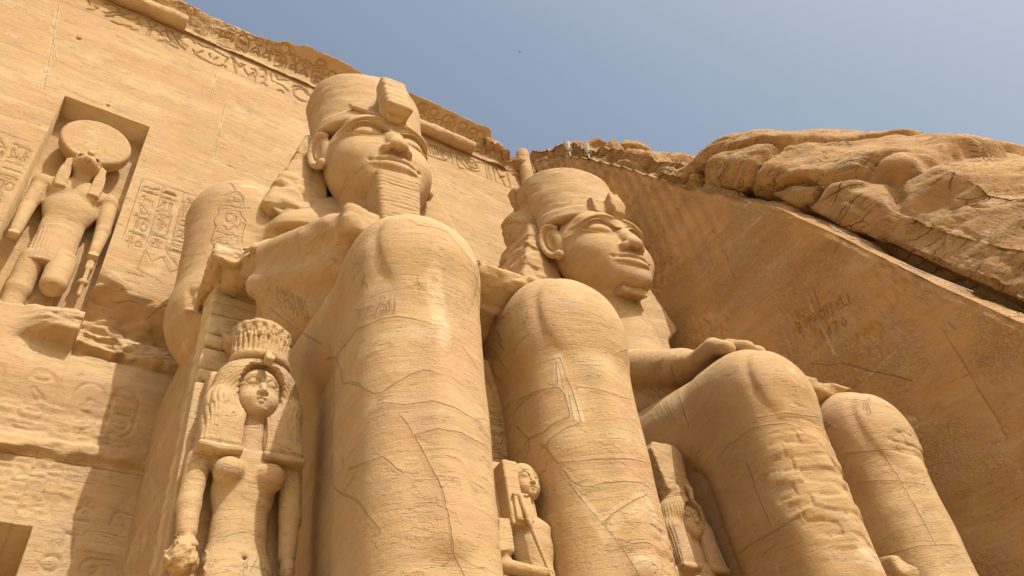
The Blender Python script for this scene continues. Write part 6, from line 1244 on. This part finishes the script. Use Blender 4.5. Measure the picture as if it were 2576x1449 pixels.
def prince(o, s_, yaw, label, seed, full=True):
    T = thing('prince_statue', label, 'statue', (o[0], o[1], GZ))
    org = (o[0], o[1], GZ); mp = place(o, s_, yaw, -3)
    head_part(T, org, mp, w=.42)
    V = Vol((-1.5, -1.0, -9), (1.6, 1.1, 1.35), .04)
    V.chain([(0, .2, -1.0), (0, .22, -1.4), (0, .2, -2.4), (0, .2, -3.2)], [.62, .62, .50, .55], .15, 'u', .15, (1.1, .68, 1))
    V.ell((0, .2, -.85), (1.0, .32, .26), .15)
    for s in (-1, 1):
        el = (s * 1.12, .15, -2.15)
        V.chain([(s * .98, .22, -.95), el], [.30, .24], .08)
        V.prism([(s * .80, -.8), (s * 1.24, -.85), (s * 1.50, -1.95), (s * .85, -1.85)], 1, -.18, .5, .06, .06)        # pleated sleeve
        V.chain([el, (s * .62, -.25, -2.9)] if s > 0 else [el, (-.2, -.42, -2.55)], [.21, .15], .05)
        V.cap((s * .3, .1, -3.0), (s * .3, .0, -8.6), .34, .24, .15)
    V.ell((-.1, -.46, -2.5), (.18, .13, .14), .04)
    V.box((0, .80, -3.6), (1.05, .25, 5.4), .04, .05)
    def cs(P, N, D, A):
        m = (np.abs(P[:, 0]) > .8) & (P[:, 2] < -.9) & (P[:, 2] > -1.95)
        D -= m * .02 * (1 - sst(.15, .6, np.abs(np.mod(P[:, 2] * 9 + np.abs(P[:, 0]) * 3, 1) - .5) * 2))
    finish(V, 'body', ST, T, org, .004, .006, cs, 1, post=mp)
    V = Vol((-1.3, -.7, -1.3), (.9, 1.0, 1.7), .03)
    V.box((-.62, .12, .05), (.27, .42, 1.10), .06)                     # heavy side lock
    V.ell((0, .12, .82), (.48, .50, .50), .05); V.ell((0, -.42, .50), (.42, .42, .60), .03, 's')
    V.box((-.46, -.32, -.55), (.30, .10, .42), .04, .03)
    def cw(P, N, D, A):
        D -= .018 * (1 - sst(.15, .6, np.abs(np.mod(P[:, 0] * 12, 1) - .5) * 2)) * (P[:, 2] < .5)
    finish(V, 'side_lock', ST, T, org, .004, .005, cw, 1, post=mp)
    V = Vol((-1.0, -.9, -3.2), (.5, .1, .2), .025)
    V.chain([(-.55, -.42, -.15), (-.45, -.50, -1.0), (-.05, -.55, -2.75)], [.09, .085, .05], .03)
    V.cap((-.75, -.38, -.12), (-.3, -.42, -.12), .06, .05, .02)
    finish(V, 'fan', ST, T, org, .003, .004, None, 1, post=mp)
    V = Vol((-1.2, .2, -1.2), (.1, 1.4, 1.7), .04)
    V.box((-.72, .70, .2), (.36, .45, 1.22), .05)
    finish(V, 'back_pillar', ST, T, org, .008, .01, None, 1, post=mp)
prince((5.48, 7.25, 4.64), .42, -1, 'small prince statue with side lock and fan between the near colossus legs', 5)
def knob():
    # worn head of the small figure between the far colossus' legs
    T = thing('worn_statue', 'worn top of a small statue between the far colossus legs', 'statue', (13.6, 7.3, GZ))
    V = Vol((12.9, 6.6, GZ), (14.4, 8.2, 5.2), .05)
    V.box((13.6, 7.45, 1.6), (.38, .35, 3.1), .1); V.ell((13.6, 7.25, 4.55), (.34, .34, .42), .1); V.box((13.55, 7.4, 4.75), (.42, .3, .2), .06, .05); V.ell((13.6, 7.3, 3.6), (.52, .3, .4), .2)
    V.warp(.10, 2.4, 4, 9)
    finish(V, 'figure', ST, T, (13.6, 7.3, GZ), .01, .01)
knob()
def falcon():
    c = (-1.20, 18.15, 19.35)
    T = thing('falcon_headed_statue', 'falcon-headed god statue with big sun disc standing in the wall niche', 'statue', (-1.2, 18.4, 13.9))
    org = (-1.2, 18.4, 13.9); mp = place(c, 1.0, 0, 0)
    V = Vol((-1.5, -.75, -5.6), (1.5, .75, .4), .035)
    # trunk
    V.chain([(0, .25, -.25), (0, .25, -1.0), (0, .28, -1.9), (0, .28, -2.5)], [.62, .56, .42, .50], .15, 'u', .15, (1.15, .62, 1))
    V.ell((0, .25, -.15), (.95, .34, .28), .15)
    V.ell((.0, .02, -2.0), (.04, .06, .04), .02, 's')
    for s in (-1, 1):
        V.ell((s * .35, .02, -.42), (.34, .18, .26), .12)
        V.ell((s * .90, .28, -.22), (.28, .32, .30), .1)
        V.chain([(s * .92, .26, -.3), (s * 1.0, .22, -1.5), (s * .98, .05, -2.55)], [.25, .20, .15], .06)
        V.ell((s * .98, .0, -2.75), (.15, .16, .17), .03)
        for i in range(4): V.chain([(s * .98 + (i - 1.5) * .07, -.12, -2.68), (s * .98 + (i - 1.5) * .07, -.17, -2.80), (s * .98 + (i - 1.5) * .07, -.06, -2.92)], .035, .015)
    # standing leg and broken advanced leg
    V.chain([(-.35, .25, -3.2), (-.40, .28, -4.3), (-.42, .35, -5.3)], [.34, .30, .23], .1)
    V.cap((.33, .12, -3.1), (.33, -.10, -4.15), .35, .33, .05); V.half((0, -.5, -1), 3.98 + .05, .02, 's', ((.0, -.75, -5.6), (.75, .8, -3.6)))
    V.box((0, .62, -2.6), (.45, .25, 2.7), .05, .05)
    finish(V, 'body', ST, T, org, .006, .01, None, 1, post=mp)
    V = Vol((-.9, -.5, -3.9), (.9, .9, -1.7), .03)
    V.cyl((0, .25, -3.45), (0, .25, -1.95), .66, .50, .05, 0, 'u', .68)
    V.half((.25, 0, -1), 3.42, .03)
    V.cyl((0, .25, -2.05), (0, .25, -1.88), .50, .47, .03, .01, 'u', .72)
    def ck(P, N, D, A): D -= .015 * (1 - sst(.1, .6, np.abs(np.mod(P[:, 0] * 11 + .4 * P[:, 2], 1) - .5) * 2)) * (P[:, 2] < -2.1)
    finish(V, 'kilt', ST, T, org, .005, .008, ck, 1, post=mp)
    V = Vol((-.9, -.95, -.7), (.9, .8, 1.35), .028)
    V.cap((0, .2, -.1), (0, .1, .4), .30, .30)
    V.ell((0, -.08, .62), (.40, .46, .36), .1)
    V.ell((0, -.42, .50), (.22, .24, .20), .12); V.chain([(0, -.55, .55), (0, -.68, .42), (0, -.68, .30)], [.10, .07, .03], .05)
    for s in (-1, 1):
        V.ell((s * .24, -.36, .70), (.13, .10, .10), .02, 's'); V.ell((s * .235, -.30, .70), (.10, .09, .08), .01)
        V.chain([(s * .10, -.50, .76), (s * .24, -.42, .82), (s * .38, -.25, .74)], .03, .02)
    finish(V, 'falcon_head', ST, T, org, .003, .004, None, 1, post=mp)
    V = Vol((-1.0, -.6, -.9), (1.0, .9, 1.4), .03)
    V.ell((0, .12, .72), (.52, .50, .44), 0); V.ell((0, -.3, .62), (.36, .5, .42), .03, 's')
    for s in (-1, 1): V.prism([(s * .36, .85), (s * .56, .7), (s * .66, -.1), (s * .60, -.55), (s * .28, -.55), (s * .30, .1)], 1, -.22, .55, .07, .05)
    finish(V, 'wig', ST, T, org, .004, .006, lambda P, N, D, A: D.__isub__(.014 * (1 - sst(.15, .6, np.abs(np.mod(P[:, 0] * 13, 1) - .5) * 2))), 1, post=mp)
    V = Vol((-1.2, -.75, .7), (1.2, .9, 3.1), .03)
    def disc(x, y, z): return np.sqrt((np.sqrt(x ** 2 + (z - 1.98) ** 2) * .24) ** 2 + (y - .12) ** 2) - .24 + 0 * x
    def disc2(x, y, z):
        r = np.sqrt(x ** 2 + (z - 1.98) ** 2)
        q = np.stack(np.broadcast_arrays(r - .95, np.abs(y - .10) - .15), 0)
        return np.sqrt(np.maximum(q, 0) ** 2).sum(0) * .8 + np.minimum(q.max(0), 0) - .05
    V.op(disc2, (-1.1, -.4, .8), (1.1, .6, 3.1), 0)
    V.chain([(0, -.12, 1.35), (0, -.28, 1.15), (0, -.38, 1.0)], [.07, .10, .09], .03)
    finish(V, 'sun_disc', ST, T, org, .006, .01, None, 1, post=mp)
    V = Vol((.7, -.6, -4.6), (1.25, .4, -2.7), .025)
    V.chain([(.98, -.05, -2.9), (.96, -.02, -4.2)], .06, .01); V.ell((.96, -.02, -3.75), (.14, .12, .12), .03); V.box((.98, 0, -3.1), (.10, .1, .16), .03, .02)
    finish(V, 'sceptre', ST, T, org, .003, .004, None, 1, post=mp)
falcon()
# pale stacked masonry repairing the corner of the throne
MB = thing('masonry_pier', 'ragged pale stone blocks stacked at the throne corner behind the queen statue', 'masonry', (2.75, 13.3, GZ))
rm = random.Random(3)
zz = 12.75; k = 0
while zz > 6.2:
    hh = rm.choice([.28, .34, .42, .55]); 
    V = Vol((1.9, 12.6, zz - hh - .2), (3.9, 14.3, zz + .2), .035)
    x1 = 3.25 + rm.uniform(-.12, .12)
    V.box(((2.22 + x1) / 2, 13.45 - rm.uniform(.04, .16), zz - hh / 2), ((x1 - 2.22) / 2, .42, hh / 2 - .012), .05)
    V.warp(.035, 2.5, 4, 40 + k)
    finish(V, 'block', STM, MB, (2.75, 13.3, GZ), .02, .01)
    zz -= hh; k += 1
# a small bird high in the sky
def bird():
    P = np.array([(-.32, .02, .10), (-.16, -.03, .05), (0, -.06, 0), (.16, -.03, .05), (.32, .02, .10), (.14, .08, .04), (-.14, .08, .04), (0, .22, .01), (0, -.15, 0), (0, 0, -.05), (0, 0, .04)])
    Fc = [(0, 1, 6), (1, 9, 6), (3, 4, 5), (3, 5, 9), (1, 10, 9), (10, 3, 9), (1, 6, 10), (3, 10, 5), (6, 9, 7), (5, 7, 9), (6, 7, 10), (5, 10, 7), (8, 9, 10), (8, 10, 9)]
    d = R3 @ np.array([(1308 - 1288) / 1930., (130 - 724.5) / 1930., 1.0]); o = d * 60
    ob = build('bird', P * .45, np.array(Fc), flat_mat('feathers', (.16, .13, .11)))
    ob.location = o; ob['label'] = 'tiny dark bird flying high in the blue sky'; ob['category'] = 'bird'
bird()
bk('done')
